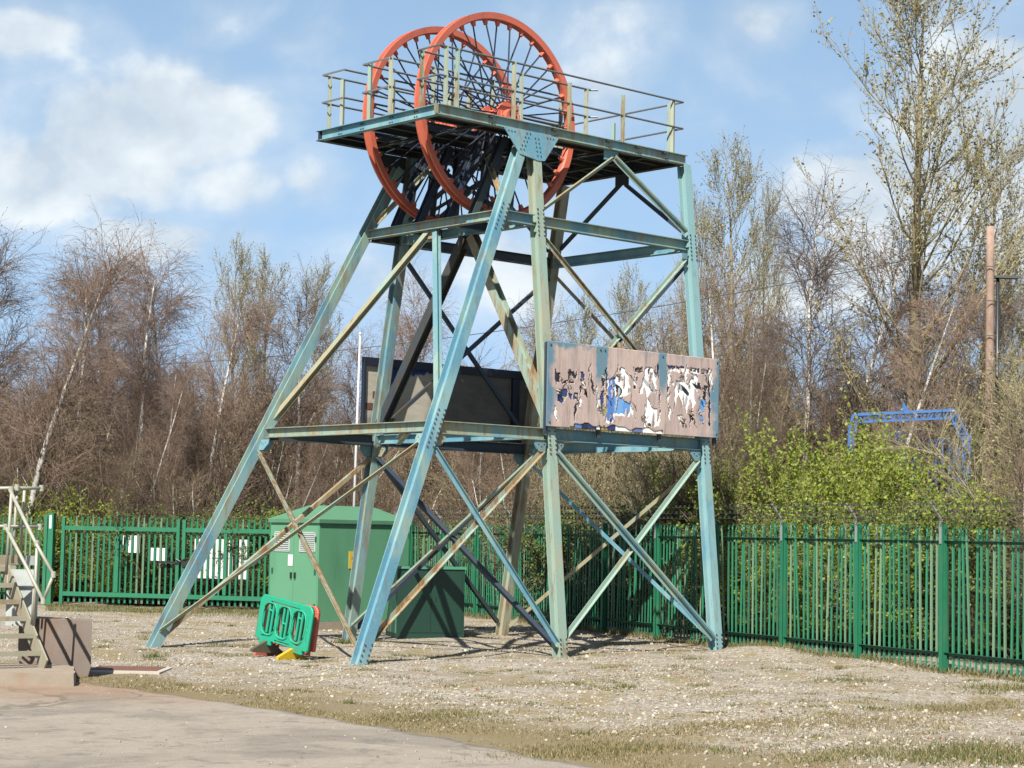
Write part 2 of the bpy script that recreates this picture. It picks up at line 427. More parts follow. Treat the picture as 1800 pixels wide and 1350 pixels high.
def road():
    m, t, p = mat('concrete_road')
    pos = t.new('ShaderNodeNewGeometry').outputs['Position']
    s = t.new('ShaderNodeSeparateXYZ'); t.l.new(pos, s.inputs[0])
    big = t.noise(pos, .5, 6, .6, .4); fine = t.noise(pos, 12, 7, .75)
    c = t.mix(fine, (.21, .18, .145), (.46, .40, .33))
    c = t.mix(t.math('MULTIPLY', t.ramp(t.math('ADD', big, t.math('MULTIPLY', t.math('SUBTRACT', fine, .5), .25)), .47, .63), .6), c, (.175, .155, .13))
    med = t.noise(t.scale(pos, (1, 1, 1), (5, 5, 0)), 2.2, 7, .72, .5)
    c = t.mix(t.math('MULTIPLY', t.ramp(med, .50, .66), .6), c, (.13, .115, .10)); c = t.mix(t.math('MULTIPLY', t.ramp(t.math('MULTIPLY', med, -1), -.42, -.3), .5), c, (.50, .44, .37))
    # rust-coloured wash around the foot of the steps
    dx = t.math('SUBTRACT', s.outputs[0], -9.6); dy = t.math('SUBTRACT', s.outputs[1], -4.9)
    dd = t.math('SQRT', t.math('ADD', t.math('MULTIPLY', dx, dx), t.math('MULTIPLY', t.math('MULTIPLY', dy, dy), .5)))
    rs = t.math('MULTIPLY', t.math('SUBTRACT', 1.0, t.ramp(t.math('ADD', dd, t.math('MULTIPLY', t.math('SUBTRACT', big, .5), 2.5)), .6, 2.9)), .6)
    c = t.mix(rs, c, (.30, .165, .085))
    vor = t.new('ShaderNodeTexVoronoi', inp={'Scale': 26.0}); t.l.new(pos, vor.inputs['Vector'])
    peb = t.math('MULTIPLY', t.ramp(t.math('MULTIPLY', vor.outputs['Distance'], -1), -.28, -.16), t.ramp(t.noise(pos, 1.1, 4, .7), .5, .62))
    c = t.mix(t.math('MULTIPLY', peb, .7), c, (.58, .52, .44))
    agg = t.noise(pos, 55, 3, .8)
    c = t.mix(t.math('MULTIPLY', t.ramp(agg, .52, .7), .5), c, (.46, .41, .34)); c = t.mix(t.math('MULTIPLY', t.ramp(t.math('MULTIPLY', agg, -1), -.42, -.3), .5), c, (.12, .10, .08))
    cr = t.new('ShaderNodeTexVoronoi', feature='DISTANCE_TO_EDGE', inp={'Scale': .38, 'Randomness': 1.0})
    wv = t.new('ShaderNodeVectorMath', operation='ADD'); t.l.new(pos, wv.inputs[0])
    nz = t.new('ShaderNodeTexNoise', inp={'Scale': 2.5, 'Detail': 5.0}); t.l.new(pos, nz.inputs['Vector'])
    sc = t.new('ShaderNodeVectorMath', operation='SCALE', inp={3: .5}); t.l.new(nz.outputs['Color'], sc.inputs[0]); t.l.new(sc.outputs[0], wv.inputs[1]); t.l.new(wv.outputs[0], cr.inputs['Vector'])
    crk = t.math('SUBTRACT', 1.0, t.ramp(cr.outputs['Distance'], .004, .022))
    c = t.mix(t.math('MULTIPLY', crk, t.math('MULTIPLY', t.ramp(t.noise(pos, .35, 2), .48, .6), .6)), c, (.11, .09, .055))
    t.l.new(t.mix(1.0, c, REFL, 'MULTIPLY'), p.inputs['Base Color']); p.inputs['Roughness'].default_value = .92
    b = t.new('ShaderNodeBump', inp={'Strength': .35, 'Distance': .012}); t.l.new(t.noise(pos, 9, 2, .5), b.inputs['Height']); t.l.new(b.outputs[0], p.inputs['Normal'])
    edge = [(-9.25, -2.2), (-9.05, -4.4), (-9.0, -5.9), (-9.12, -8.3), (-9.38, -11.5), (-9.7, -13.65), (-10.1, -15.65), (-10.3, -18), (-10.6, -24), (-11, -34)]
    pts = []
    for (a, b_) in zip(edge, edge[1:]):
        for k in range(14):
            f = k / 14; x = a[0] + (b_[0] - a[0]) * f; y = a[1] + (b_[1] - a[1]) * f
            pts.append((x + .05 * math.sin(y * 5.1) + random.uniform(-.035, .035), y))
    offs = (0, .15, .5, 1, 1.6, 2.4, 3.4, 4.6, 6, 8, 10, 13, 17, 24)
    nc = len(offs) + 1; V = []; F = []
    for x, y in pts:
        V += [(x + .03, y, -.06)] + [(x - o_, y, .012) for o_ in offs]
    for i in range(len(pts) - 1):
        for k in range(nc - 1):
            a = i * nc + k; F.append((a, a + 1, a + nc + 1, a + nc))
    me = fast_mesh('concrete_road', np.array(V), np.array(F), m)
    tag(link('concrete_road', me), kind='structure')


road()

# ------------------------------------------------------------------ the headframe
Z1, Z2, Z3, DZ = 4.247, 8.371, 10.0, .2
HF = thing('pit_headframe', 'tall weathered blue green steel pit headframe with two red winding wheels on gravel', 'headframe')


def leg(l, z):
    t = z / Z3
    x = {'A': (-3.006, 1.819), 'B': (-3.006, 1.819), 'C': (1.697, 2.028), 'E': (1.697, 2.028), 'D': (5.981, 6.355), 'F': (5.981, 6.355)}[l]
    sy = -1 if l in 'ACD' else 1
    return Vector((x[0] + (x[1] - x[0]) * t, sy * (3.179 - 1.368 * t), z))


MATOF = {'A': 'steel_blue', 'B': 'steel_blue', 'C': 'steel_cream', 'D': 'steel_blue', 'E': 'steel_blue', 'F': 'steel_cream'}
for l in 'ABCDEF':
    top = {'A': 9.72, 'B': 9.72}.get(l, 9.99)
    mb = MB().prism(leg(l, -.2), leg(l, top), H_prof(.205, .21, .02, .014), (0, 1, 0))
    o = mb.build('leg', M[MATOF[l]], HF)


for l in 'ABCDEF':
    lo = [o_ for o_ in HF.children if o_.name.startswith('leg')]['ABCDEF'.index(l)]
    bb = MB()
    for zc, n_ in ((Z1 - .1, 9), (Z2 - .1, 7), (.25, 4)):
        for i in range(n_):
            c = leg(l, zc + (i - n_ / 2) * .085)
            for sx_ in (-.075, .075):
                bb.frame_box(c + Vector((sx_, (-.115 if l in 'ACD' else .115), 0)), (.012, 0, 0), (0, .012, 0), (0, 0, .012))
            bb.frame_box(c + Vector((-.02, -.06, 0)), (.016, 0, 0), (0, .012, 0), (0, 0, .012))
    tag(bb.build('bolt_heads', M['bolt'], lo), kind='stuff')


def beam(p0, p1, h, w=.12, m='steel', name='beam', trim=.11, inset=None):
    p0, p1 = Vector(p0), Vector(p1); d = (p1 - p0).normalized()
    p0 = p0 + d * trim; p1 = p1 - d * trim
    p0.z -= h / 2; p1.z -= h / 2
    return MB().prism(p0, p1, H_prof(w, h, .014, .01), (0, 0, 1)).build(name, M[m], HF)


for z, hs in ((Z1, (.19, .23)), (Z2, (.18, .21))):
    for a, b in ('AB', 'AC', 'CD', 'BE', 'EF', 'DF', 'CE'):
        h = hs[0] if a + b in ('AB', 'CE') else hs[1]
        zz = z - (.004 if a + b in ('CE',) else 0)
        mm = 'steel' if a + b in ('AB', 'AC', 'CD') else ('steel_blue' if a + b in ('DF', 'CE') else 'steel_shaded')
        beam(leg(a, zz), leg(b, zz), h, .16, mm)
# middle crossing beam of the lower floor seen below the near one
beam(leg('A', Z1 - .02).lerp(leg('B', Z1 - .02), .14) + Vector((0, 0, -.05)), leg('C', Z1 - .02).lerp(leg('E', Z1 - .02), .86) + Vector((0, 0, -.05)), .15, .1, 'steel_tan', 'floor_beam', .12)
beam(leg('A', Z2).lerp(leg('B', Z2), .33) + Vector((.06, 0, -.01)), leg('C', Z2).lerp(leg('E', Z2), .33) + Vector((-.06, 0, -.01)), .17, .1, 'steel_shaded', 'floor_beam', .02)
beam(leg('A', Z2).lerp(leg('B', Z2), .67) + Vector((.06, 0, -.01)), leg('C', Z2).lerp(leg('E', Z2), .67) + Vector((-.06, 0, -.01)), .17, .1, 'steel_shaded', 'floor_beam', .02)

NORMAL = {'AB': Vector((-1, 0, .3)), 'AC': Vector((0, -1, 0)), 'CD': Vector((0, -1, 0)), 'CE': Vector((-1, 0, 0)), 'DF': Vector((1, 0, 0)), 'BE': Vector((0, 1, 0)), 'EF': Vector((0, 1, 0))}


def brace(p0, p1, face, side, w=.085, m='steel_tan', double=False, heavy=None):
    """angle brace lying against one side of a face"""
    n = NORMAL[face].normalized(); off = n * (side * .05)
    p0, p1 = Vector(p0) + off, Vector(p1) + off
    mb = MB()
    if heavy:
        mb.prism(p0, p1, H_prof(heavy, heavy * .9, .012, .01), n)
    else:
        mb.prism(p0, p1, L_prof(w, w * .9), n)
        if double:
            mb.prism(p0, p1, [(-x - .014, y) for x, y in L_prof(w, w * .9)], n)
    return mb.build('brace', M[m], HF)


def inb(a, b, za, zb, k=.16):
    """brace ends a little in from the legs"""
    p, q = leg(a, za), leg(b, zb); d = (q - p).normalized()
    return p + d * k, q - d * k


LOW0, LOW1 = .16, Z1 - .36
low = [('AB', 'steel_tan', 0), ('AC', 'steel_tan', 0), ('CD', 'steel_tan', 1), ('CE', 'steel_shaded', 0), ('DF', 'steel_blue', 0), ('BE', 'steel_tan', 0), ('EF', 'steel_shaded', 0)]
for f, m, dbl in low:
    a, b = f
    alt = {'AC': 'steel_blue', 'AB': 'steel_tan', 'CD': 'steel', 'DF': 'steel_tan', 'CE': 'steel_tan'}.get(f, m)
    brace(*inb(a, b, LOW1, LOW0), f, 1, .085, alt, dbl)
    w2 = .14 if f == 'CE' else .085
    brace(*inb(b, a, LOW1, LOW0), f, -1, w2, m)
# fish plates where the lower braces meet the legs
for f, _, _ in low:
    a, b = f
    for p, q in ((a, b), (b, a)):
        c0 = leg(p, LOW1 + .04); d = (leg(q, LOW1 + .04) - c0).normalized(); n = NORMAL[f].normalized()
        c = c0 + d * .22
        u = Vector((0, 0, 1)) - n * n.z; u.normalize()
        mb = MB().poly([c - d * .14 + u * .09, c + d * .14 + u * .09, c + d * .16 + u * .0, c + d * .04 - u * .13, c - d * .12 - u * .13], n, .012)
        for i in (-1, 0, 1):
            mb.frame_box(c + d * (.07 * i) + u * (.03 - .04 * (i == 0)) + n * .018, d * .011, u * .011, n * .01)
        mb.build('fish_plate', M['steel'], HF)

# bay 2: chevrons across, crosses along the sides
mAB, mCE = leg('A', Z2).lerp(leg('B', Z2), .5), leg('C', Z2).lerp(leg('E', Z2), .5)
for l in 'AB':
    e = leg(l, Z1 + .1); c = mAB + Vector((0, -.1 if l == 'A' else .1, -.18))
    brace(e + (c - e).normalized() * .12, c, 'AB', -1, heavy=.125, m='steel_tan' if l == 'B' else 'steel')
for l in 'CE':
    e = leg(l, Z1 + .12); c = mCE + Vector((0, -.1 if l == 'C' else .1, -.2))
    brace(e + (c - e).normalized() * .1, c, 'CE', -1, heavy=.2, m='steel_tan' if l == 'C' else 'steel_shaded')
MB().frame_box(mAB + Vector((.02, 0, -.25)), (.008, 0, 0), (0, .2, 0), (0, 0, .1)).build('gusset_plate', M['steel_tan'], HF)
MB().frame_box(mCE + Vector((.02, 0, -.3)), (.008, 0, 0), (0, .28, 0), (0, 0, .14)).build('gusset_plate', M['steel_shaded'], HF)
for f, m1, m2 in (('CD', 'steel_tan', 'steel_tan'), ('EF', 'steel_shaded', 'steel_shaded'), ('DF', 'steel_shaded', 'steel_tan')):
    a, b = f
    brace(*inb(a, b, Z2 - .32, Z1 + .1), f, 1, .08, m1); brace(*inb(b, a, Z2 - .32, Z1 + .1), f, -1, .08, m2)
for l in 'CDEF':
    f = {'C': 'CD', 'D': 'CD', 'E': 'EF', 'F': 'EF'}[l]; s = 1 if l in 'CE' else -1
    c = leg(l, Z2 - .3) + Vector((s * .16, 0, 0))
    MB().frame_box(c, (.08, 0, 0), (0, .008, 0), (0, 0, .09)).build('fish_plate', M['steel'], HF)
# bay 3: inverted V below the deck
for f, m in (('CD', 'steel_tan'), ('EF', 'steel_shaded'), ('DF', 'steel_shaded')):
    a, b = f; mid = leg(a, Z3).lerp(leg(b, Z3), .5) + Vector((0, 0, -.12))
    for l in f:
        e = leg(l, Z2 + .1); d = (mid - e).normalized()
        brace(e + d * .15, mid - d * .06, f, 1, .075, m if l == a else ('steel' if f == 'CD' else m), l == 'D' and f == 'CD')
    ax = (leg(b, 9) - leg(a, 9)).normalized()
    MB().frame_box(mid + Vector((0, 0, .03)), ax * .2, ax.cross(Vector((0, 0, 1))) * .008, (0, 0, .12)).build('gusset_plate', M['steel_shaded' if f != 'CD' else 'steel'], HF)
for l, q in (('B', mAB), ('A', mAB)):
    e = leg(l, Z2 + .1); c = leg(l, 9.75).lerp(leg('B' if l == 'A' else 'A', 9.75), .3)
    brace(e + (c - e).normalized() * .15, c, 'AB', -1, .085, 'steel_tan')

# big gusset plates carrying the raked and the upright legs
for s in (-1, 1):
    y0 = lambda z: s * (3.179 - .1368 * z + .108)
    out = [(1.19, 10.0), (2.60, 10.0), (2.60, 9.965), (2.19, 9.47), (2.02, 9.45), (1.53, 9.52), (1.19, 9.965)]
    mb = MB().poly([(x, y0(z), z) for x, z in out], (0, s, .1368), .014)
    g = mb.build('gusset_plate', M['steel_blue'] if s < 0 else M['steel_shaded'], HF)
    bb = MB()
    for (x, z) in [(1.28 + .08 * i, 9.945) for i in range(3)] + [(2.3 + .08 * i, 9.945) for i in range(3)] + [(1.56 + .05 * i + (k * .085), 9.62 + .085 * i) for i in range(5) for k in (0, 1)] + [(2.0 + .09 * k - .008 * i, 9.55 + .085 * i) for i in range(5) for k in (0, 1)]:
        bb.tube([(x, y0(z) + s * .012, z), (x, y0(z) + s * .028, z)], .014, 6)
    tag(bb.build('bolt_heads', M['bolt'], g), kind='stuff')

# deck
XN, XR, WD = -.373, 6.314, 1.83
ZB = Z3 + DZ
dk = thing('deck', None, None); dk.parent = HF
deck = MB()
FR = [((XN, -WD), (XR, -WD), 'steel_blue'), ((XN, WD), (XR, WD), 'steel_shaded'), ((XN, -WD), (XN, WD), 'steel_blue'), ((XR, -WD), (XR, WD), 'steel_shaded')]
bpy.data.objects.remove(dk)
floor = MB()
for x0, x1, y0, y1 in ((XN + .02, XR - .02, -WD + .02, -1.14), (XN + .02, 4.25, -.42, .46), (XN + .02, 4.25, 1.14, WD - .02), (4.25, XR - .02, -1.14, WD - .02)):
    floor.box(x0, y0, ZB + .003, x1 - .003, y1, ZB + .016)
dk = floor.build('deck', M['plate_dark'], HF)
for (a, b, m) in FR:
    p, q = Vector((*a, Z3 + DZ / 2)), Vector((*b, Z3 + DZ / 2)); d = (q - p).normalized()
    tr = .0 if a[1] == b[1] else .058
    MB().prism(p + d * tr - (d * .055 if tr == 0 else d * 0), q - d * tr + (d * .055 if tr == 0 else d * 0), H_prof(.145, DZ, .013, .01), (0, 0, 1)).build('edge_beam', M[m], dk)
for y in (-1.5, -1.17, -.43, .0, .47, 1.17, 1.5):
    MB().prism((XN + .06, y, ZB - .075), (XR - .06, y, ZB - .075), H_prof(.08, .14, .01, .008), (0, 0, 1)).build('joist', M['steel_shaded'], dk)
for x in (.85, 2.9, 4.33, 5.3):
    MB().prism((x, -WD + .06, Z3 + .03), (x, WD - .06, Z3 + .03), H_prof(.09, .06, .01, .008), (0, 0, 1)).build('joist', M['steel_shaded'], dk)
bb = MB()
for x in (.9, 2.55, 4.05, 4.9, 5.7):
    for dx in (-.03, .03):
        for z in (Z3 + .05, Z3 + .15):
            bb.frame_box((x + dx, -WD - .062, z), (.013, 0, 0), (0, .055, 0), (0, 0, .013))
for y in (-1.17, -.43, .47, 1.17):
    for dx in (-.035, .035):
        for z in (Z3 + .05, Z3 + .15):
            bb.frame_box((XN - .01, y + dx, z), (.013, 0, 0), (0, .013, 0), (0, 0, .013))
tag(bb.build('bolt_heads', M['bolt'], dk), kind='stuff')
MB().prism((XN - .0565, -WD - .0565, Z3 + .013), (XN - .0565, -WD - .0565, ZB - .013), L_prof(.1, .1, .01), (0, 1, 0)).build('corner_angle', M['steel'], dk)

# handrails of the deck
hr = None
ROWS = [
    ([(XN, -1.18), (XN, -WD + .03), (XR, -WD + .03), (XR, WD - .03)], [(-.18, -WD + .03), (.1, -WD + .03), (1.54, -WD + .03), (3.03, -WD + .03), (4.54, -WD + .03), (6.03, -WD + .03), (6.25, -1.5), (XR - .02, .2)]),
    ([(XN, -WD + .03), (XN, -1.18), (4.2, -1.18), (4.3, -1.3)], [(-.25, -1.18), (.62, -1.18), (2.3, -1.18), (4.1, -1.18)]),
    ([(4.3, .5), (XN, .5), (XN, -.33), (4.3, -.33), (4.3, .5)], [(XN + .04, .3), (.4, .5), (2.4, .5), (XN + .05, -.33), (.75, -.33), (2.3, -.33), (4.2, -.33)]),
    ([(4.3, 1.1), (XN, 1.1), (XN, WD - .03), (XR, WD - .03)], [(XN + .1, 1.25), (.35, 1.1), (2.4, 1.1), (4.2, 1.1), (XN + .2, WD - .03), (1.4, WD - .03), (3.0, WD - .03), (4.6, WD - .03), (6.1, WD - .03)]),
]
for path, posts in ROWS:
    h = None
    for k, hz_ in enumerate((1.13, .57)):
        pts = [(x, y, ZB + hz_) for x, y in path]
        o = MB().tube(pts, .021, 8).build('handrail' if k == 0 else 'mid_rail', M['rail'], HF if k == 0 else h)
        h = h or o
    for (x, y) in posts:
        hh = 1.15 if random.random() < .85 else .98
        mm = random.choice(('steel_tan', 'steel_pale', 'steel_pale', 'steel_tan'))
        MB().prism((x, y, ZB - .02), (x, y, ZB + hh), L_prof(.075, .06, .009), (random.choice((-1, 1)), .3, 0)).build('stanchion', M[mm], h)

# winding wheels
WX, WZ, WR = 2.0, 10.495, 2.05
NSP = 36


def wheel_meshes():
    prof = [(-.055, 2.05), (-.10, 2.05), (-.088, 1.925), (-.05, 1.905), (.05, 1.905), (.088, 1.925), (.10, 2.05), (.055, 2.05), (.03, 1.965), (-.03, 1.965)]
    N = 96; k = len(prof); V = []; F = []
    for i in range(N):
        a = 2 * math.pi * i / N
        V += [(r * math.cos(a), y, r * math.sin(a)) for y, r in prof]
        F += [(i * k + j, i * k + (j + 1) % k, ((i + 1) % N) * k + (j + 1) % k, ((i + 1) % N) * k + j) for j in range(k)]
    rim = MB().add(V, F).mesh('winding_wheel', M['wheel'])
    sk = MB().tube([(1.81, 0, 0), (1.82, 0, 0), (1.91, 0, 0)], [.034, .042, .06], 7).mesh('spoke_socket', M['wheel'])
    sp = {s: MB().tube([(.21, s * .24, 0), (1.82, s * .02, 0)], .0165, 6).mesh('spoke', M['spoke']) for s in (-1, 1)}
    hub = MB().tube([(0, -.30, 0), (0, -.2, 0), (0, -.199, 0), (0, .199, 0), (0, .2, 0), (0, .30, 0)], [.24, .24, .14, .14, .24, .24], 24).mesh('hub', M['wheel'])
    return rim, sk, sp, hub


rimM, skM, spM, hubM = wheel_meshes()
for wy in (-.8, .8):
    w = link('winding_wheel', rimM, HF, (WX, wy, WZ), (0, random.uniform(0, .17), 0))
    for i in range(NSP):
        a = 2 * math.pi * i / NSP
        link('spoke_socket', skM, w, None, (0, -a, 0)); link('spoke', spM[-1 if i % 2 else 1], w, None, (0, -a, 0))
    link('hub', hubM, w)
    MB().tube([(WX, wy - .48, WZ), (WX, wy + .48, WZ)], .075, 12).build('axle', M['spoke'], HF)
    for s in (-1, 1):
        y = wy + s * .375 + (0 if abs(wy + s * .375) < 1 else 0)
        b = MB().box(WX - .26, y - .07, ZB + .018, WX + .26, y + .07, WZ - .1)
        n = 12
        arc = [(WX + .15 * math.cos(math.pi * i / n), y - .065, WZ - .1 + .19 * math.sin(math.pi * i / n)) for i in range(n + 1)]
        b.poly(arc, (0, 1, 0), .13)
        for sx in (-1, 1):
            b.tube([(WX + sx * .22, y, WZ - .1), (WX + sx * .22, y, WZ + .02)], .025, 6)
        b.build('bearing_block', M['wheel'], HF)

# bearers standing under the wheels on the second floor
for y in (1.2, .46, -.42, -1.17):
    f = (2.03 - y) / 4.06
    pa = leg('B', Z2).lerp(leg('A', Z2), f); pc = leg('E', Z2).lerp(leg('C', Z2), f)
    MB().prism(pa + Vector((.05, 0, .0)), (WX - .14, y, Z3 - .0), H_prof(.14, .14, .012, .01), (0, 1, 0)).build('bearer', M['steel_shaded'], HF)
    MB().prism(pc + Vector((.0, 0, .0)), (WX + .12, y, Z3 - .0), H_prof(.15, .15, .012, .01), (0, 1, 0)).build('bearer', M['steel_shaded'], HF)
    MB().prism((pa.x + .25, pa.y, Z2 + .35), (pc.x - .08, y, Z3 - .45), L_prof(.07, .07), (0, 1, 0)).build('brace', M['steel_shaded'], HF)
for xx in (1.35, 1.95):
    MB().prism((xx, -1.15, Z2 + .15), (xx + .2, 1.15, Z3 - .25), L_prof(.07, .07), (1, 0, 0)).build('brace', M['steel_shaded'], HF)
    MB().prism((xx + .05, 1.15, Z2 + .15), (xx + .25, -1.15, Z3 - .25), L_prof(.07, .07), (1, 0, 0)).build('brace', M['steel_shaded'], HF)

# ---- sign boards on the long sides of the first floor
SX0, SX1, SZ0, SZ1 = 1.60, 6.42, 4.27, 5.88
SY = -2.80


def inpoly(px, py, poly):
    c = np.zeros(px.shape, bool); n = len(poly)
    for i in range(n):
        x0, y0 = poly[i]; x1, y1 = poly[(i + 1) % n]
        hit = ((y0 > py) != (y1 > py)) & (px < (x1 - x0) * (py - y0) / (y1 - y0 + 1e-9) + x0)
        c ^= hit
    return c


# shapes measured on the board: u along (0..1), v down (0..1)
def uv(X, Y):
    u = (X - 170 - (Y - 85) * .034) / 1465.0
    yt = 85 + u * 190; yb = 810 + u * 155
    return (u, (Y - yt) / (yb - yt))


HOLES = [[(255, 370), (290, 365), (280, 440), (248, 430)], [(300, 440), (360, 425), (395, 445), (330, 455)], [(265, 510), (340, 503), (345, 560), (312, 608), (268, 598)], [(362, 540), (432, 540), (438, 585), (385, 590)],
         [(450, 360), (470, 360), (490, 450), (463, 445)], [(515, 340), (530, 345), (570, 530), (555, 535)], [(468, 490), (490, 470), (512, 570), (480, 545)], [(625, 395), (640, 380), (640, 470), (628, 500)],
         [(622, 540), (645, 530), (642, 720), (622, 700)], [(685, 440), (715, 432), (770, 355), (800, 360), (828, 420), (850, 540), (800, 575), (770, 572), (868, 655), (850, 730), (750, 712), (735, 772), (685, 770)],
         [(590, 600), (612, 590), (612, 690), (596, 650)], [(650, 560), (676, 520), (682, 700), (652, 740)],
         [(880, 330), (950, 335), (958, 375), (900, 365)], [(885, 385), (900, 380), (905, 500), (888, 500)], [(985, 355), (1040, 360), (1075, 430), (1060, 460), (1085, 550), (1030, 545), (1015, 590), (1050, 660), (1115, 690), (1110, 808), (1000, 806), (1000, 560), (950, 555), (975, 470)],
         [(1066, 325), (1084, 320), (1084, 410), (1066, 380)], [(1178, 330), (1198, 335), (1205, 540), (1200, 600), (1186, 550)], [(1208, 322), (1370, 340), (1530, 372), (1528, 395), (1440, 392), (1215, 362)],
         [(1235, 480), (1290, 460), (1370, 490), (1400, 400), (1432, 440), (1440, 560), (1410, 690), (1385, 600), (1350, 750), (1320, 620), (1290, 560), (1268, 690), (1262, 520)], [(1450, 480), (1538, 510), (1535, 545), (1455, 530)],
         [(1545, 380), (1558, 385), (1585, 820), (1572, 830)], [(1478, 600), (1512, 640), (1518, 740), (1488, 690)], [(1510, 560), (1530, 565), (1540, 670), (1515, 660)], [(1290, 750), (1350, 765), (1350, 828), (1310, 825)],
         [(1200, 650), (1222, 690), (1222, 785), (1205, 775)], [(1485, 755), (1512, 765), (1515, 815), (1492, 810)], [(1415, 760), (1428, 745), (1425, 800), (1412, 800)], [(870, 640), (888, 605), (880, 690), (872, 680)], [(360, 345), (415, 360), (410, 420), (385, 385)]]
PAINT = [((.78, .78, .76), [(600, 575), (620, 575), (615, 690), (596, 690)]), ((.07, .17, .45), [(680, 430), (735, 425), (735, 775), (680, 775)]), ((.10, .26, .55), [(735, 560), (880, 640), (860, 735), (735, 715)]), ((.14, .32, .6), [(745, 580), (820, 590), (800, 720), (735, 712)]),
         ((.8, .8, .78), [(735, 430), (770, 350), (835, 380), (865, 545), (800, 580), (750, 570)]), ((.8, .8, .78), [(880, 370), (910, 370), (910, 510), (880, 510)]), ((.8, .8, .78), [(940, 380), (1090, 400), (1125, 830), (990, 830), (1000, 600), (940, 570)]), ((.35, .37, .38), [(1000, 400), (1045, 420), (1120, 640), (1080, 640)]),
         ((.8, .8, .78), [(1170, 360), (1210, 350), (1225, 800), (1195, 800)]), ((.82, .82, .8), [(1200, 345), (1440, 350), (1440, 392), (1200, 380)]), ((.82, .82, .8), [(1220, 390), (1460, 390), (1450, 640), (1370, 780), (1300, 780), (1225, 560)]), ((.1, .28, .55), [(1470, 590), (1540, 640), (1520, 830), (1480, 830)]), ((.8, .8, .78), [(1280, 740), (1345, 830), (1300, 830)]),
         ((.35, .3, .08), [(320, 560), (350, 580), (330, 620)]), ((.3, .28, .12), [(655, 560), (680, 550), (680, 760), (652, 760)])]
BOTTOM = [(340, 420, (.30, .27, .08)), (425, 480, (.08, .16, .42)), (530, 590, (.02, .03, .12)), (600, 630, (.75, .75, .7)), (640, 690, (.35, .28, .06)), (690, 755, (.02, .03, .12)), (755, 895, (.8, .8, .75)), (895, 985, (.12, .15, .3)), (985, 1160, (.8, .78, .7))]

NU, NV = 300, 110
uc, vc = np.meshgrid((np.arange(NU) + .5) / NU, (np.arange(NV) + .5) / NV, indexing='ij')
hole = np.zeros((NU, NV), bool)
ju = uc + .0025 * np.sin(vc * 60 + 9 * uc) + rng.normal(0, .0006, uc.shape); jv = vc + .008 * np.sin(uc * 170) * np.sin(uc * 47 + 1) + rng.normal(0, .002, vc.shape)
for hgl in HOLES:
    cx_, cy_ = np.mean(hgl, 0); hole |= inpoly(ju, jv, [uv(cx_ + (x - cx_) * 1.2, cy_ + (y - cy_) * 1.13) for x, y in hgl])
# fibres of the facing left standing across the tears, and small extra tears
fib = np.sin(uc * 185 + 2.2 * np.sin(vc * 5 + uc * 23)) + .7 * np.sin(uc * 77 + 3.1 * np.sin(vc * 7.3)) + .5 * np.sin(vc * 11 + uc * 40)
hole &= ~(fib > 1.05)
R2 = np.random.default_rng(17); EXTRA = []
for _ in range(46):
    cu_, cv_ = R2.uniform(.04, .95), R2.uniform(.22, .88); wu, wv = R2.uniform(.002, .010), R2.uniform(.03, .16); sk = R2.normal(0, .01)
    tri_ = [(cu_ - wu, cv_ - wv * .3), (cu_ + wu * 1.2, cv_ - wv), (cu_ + wu * .6 + sk, cv_ + wv * .4), (cu_ + sk * 1.6, cv_ + wv)]
    hole |= inpoly(ju, jv, tri_); EXTRA.append((cu_, tri_))
# ragged lower edge
low_edge = .985 - .035 * (uc > .15) * (uc < .68) * (1 + .5 * np.sin(uc * 37) + .3 * np.sin(uc * 91))
hole |= (vc > low_edge) & (uc > .13) & (uc < .66)


def sheet(keep, y, thick, name, mats, parent, col=None):
    U, Vv = np.meshgrid(np.arange(NU + 1) / NU, np.arange(NV + 1) / NV, indexing='ij')
    X = SX0 + (SX1 - SX0) * U; Z = SZ1 - (SZ1 - SZ0) * Vv
    warp = .012 * np.sin(U * 9) * np.sin(Vv * 3.0)
    V0 = np.stack((X, np.full_like(X, y) + warp, Z), -1).reshape(-1, 3); V1 = V0 + np.array((0, thick, 0)); n = len(V0)
    I, J = np.nonzero(keep)
    a = I * (NV + 1) + J; b = a + NV + 1
    F = [np.stack((a, b, b + 1, a + 1), -1), np.stack((a + 1, b + 1, b, a), -1) + n]
    pad = np.zeros((NU + 2, NV + 2), bool); pad[1:-1, 1:-1] = keep
    for di, dj, (p, q) in ((-1, 0, (0, 3)), (1, 0, (2, 1)), (0, -1, (1, 0)), (0, 1, (3, 2))):
        e = keep & ~pad[1 + di:NU + 1 + di, 1 + dj:NV + 1 + dj]
        I2, J2 = np.nonzero(e); a2 = I2 * (NV + 1) + J2; cor = (a2, a2 + NV + 1, a2 + NV + 2, a2 + 1)
        F.append(np.stack((cor[p], cor[q], cor[q] + n, cor[p] + n), -1))
    F = np.concatenate(F)
    me = fast_mesh(name, np.concatenate((V0, V1)), F, mats)
    if col is not None:
        at_ = me.color_attributes.new('paint', 'FLOAT_COLOR', 'CORNER')
        cc = np.ones((len(F), 4, 4), np.float32); cc[:, :, :3] = .05
        cc[:len(I), :, :3] = col[I, J][:, None, :]
        at_.data.foreach_set('color', cc.ravel())
    bmfix(me)
    return link(name, me, parent)


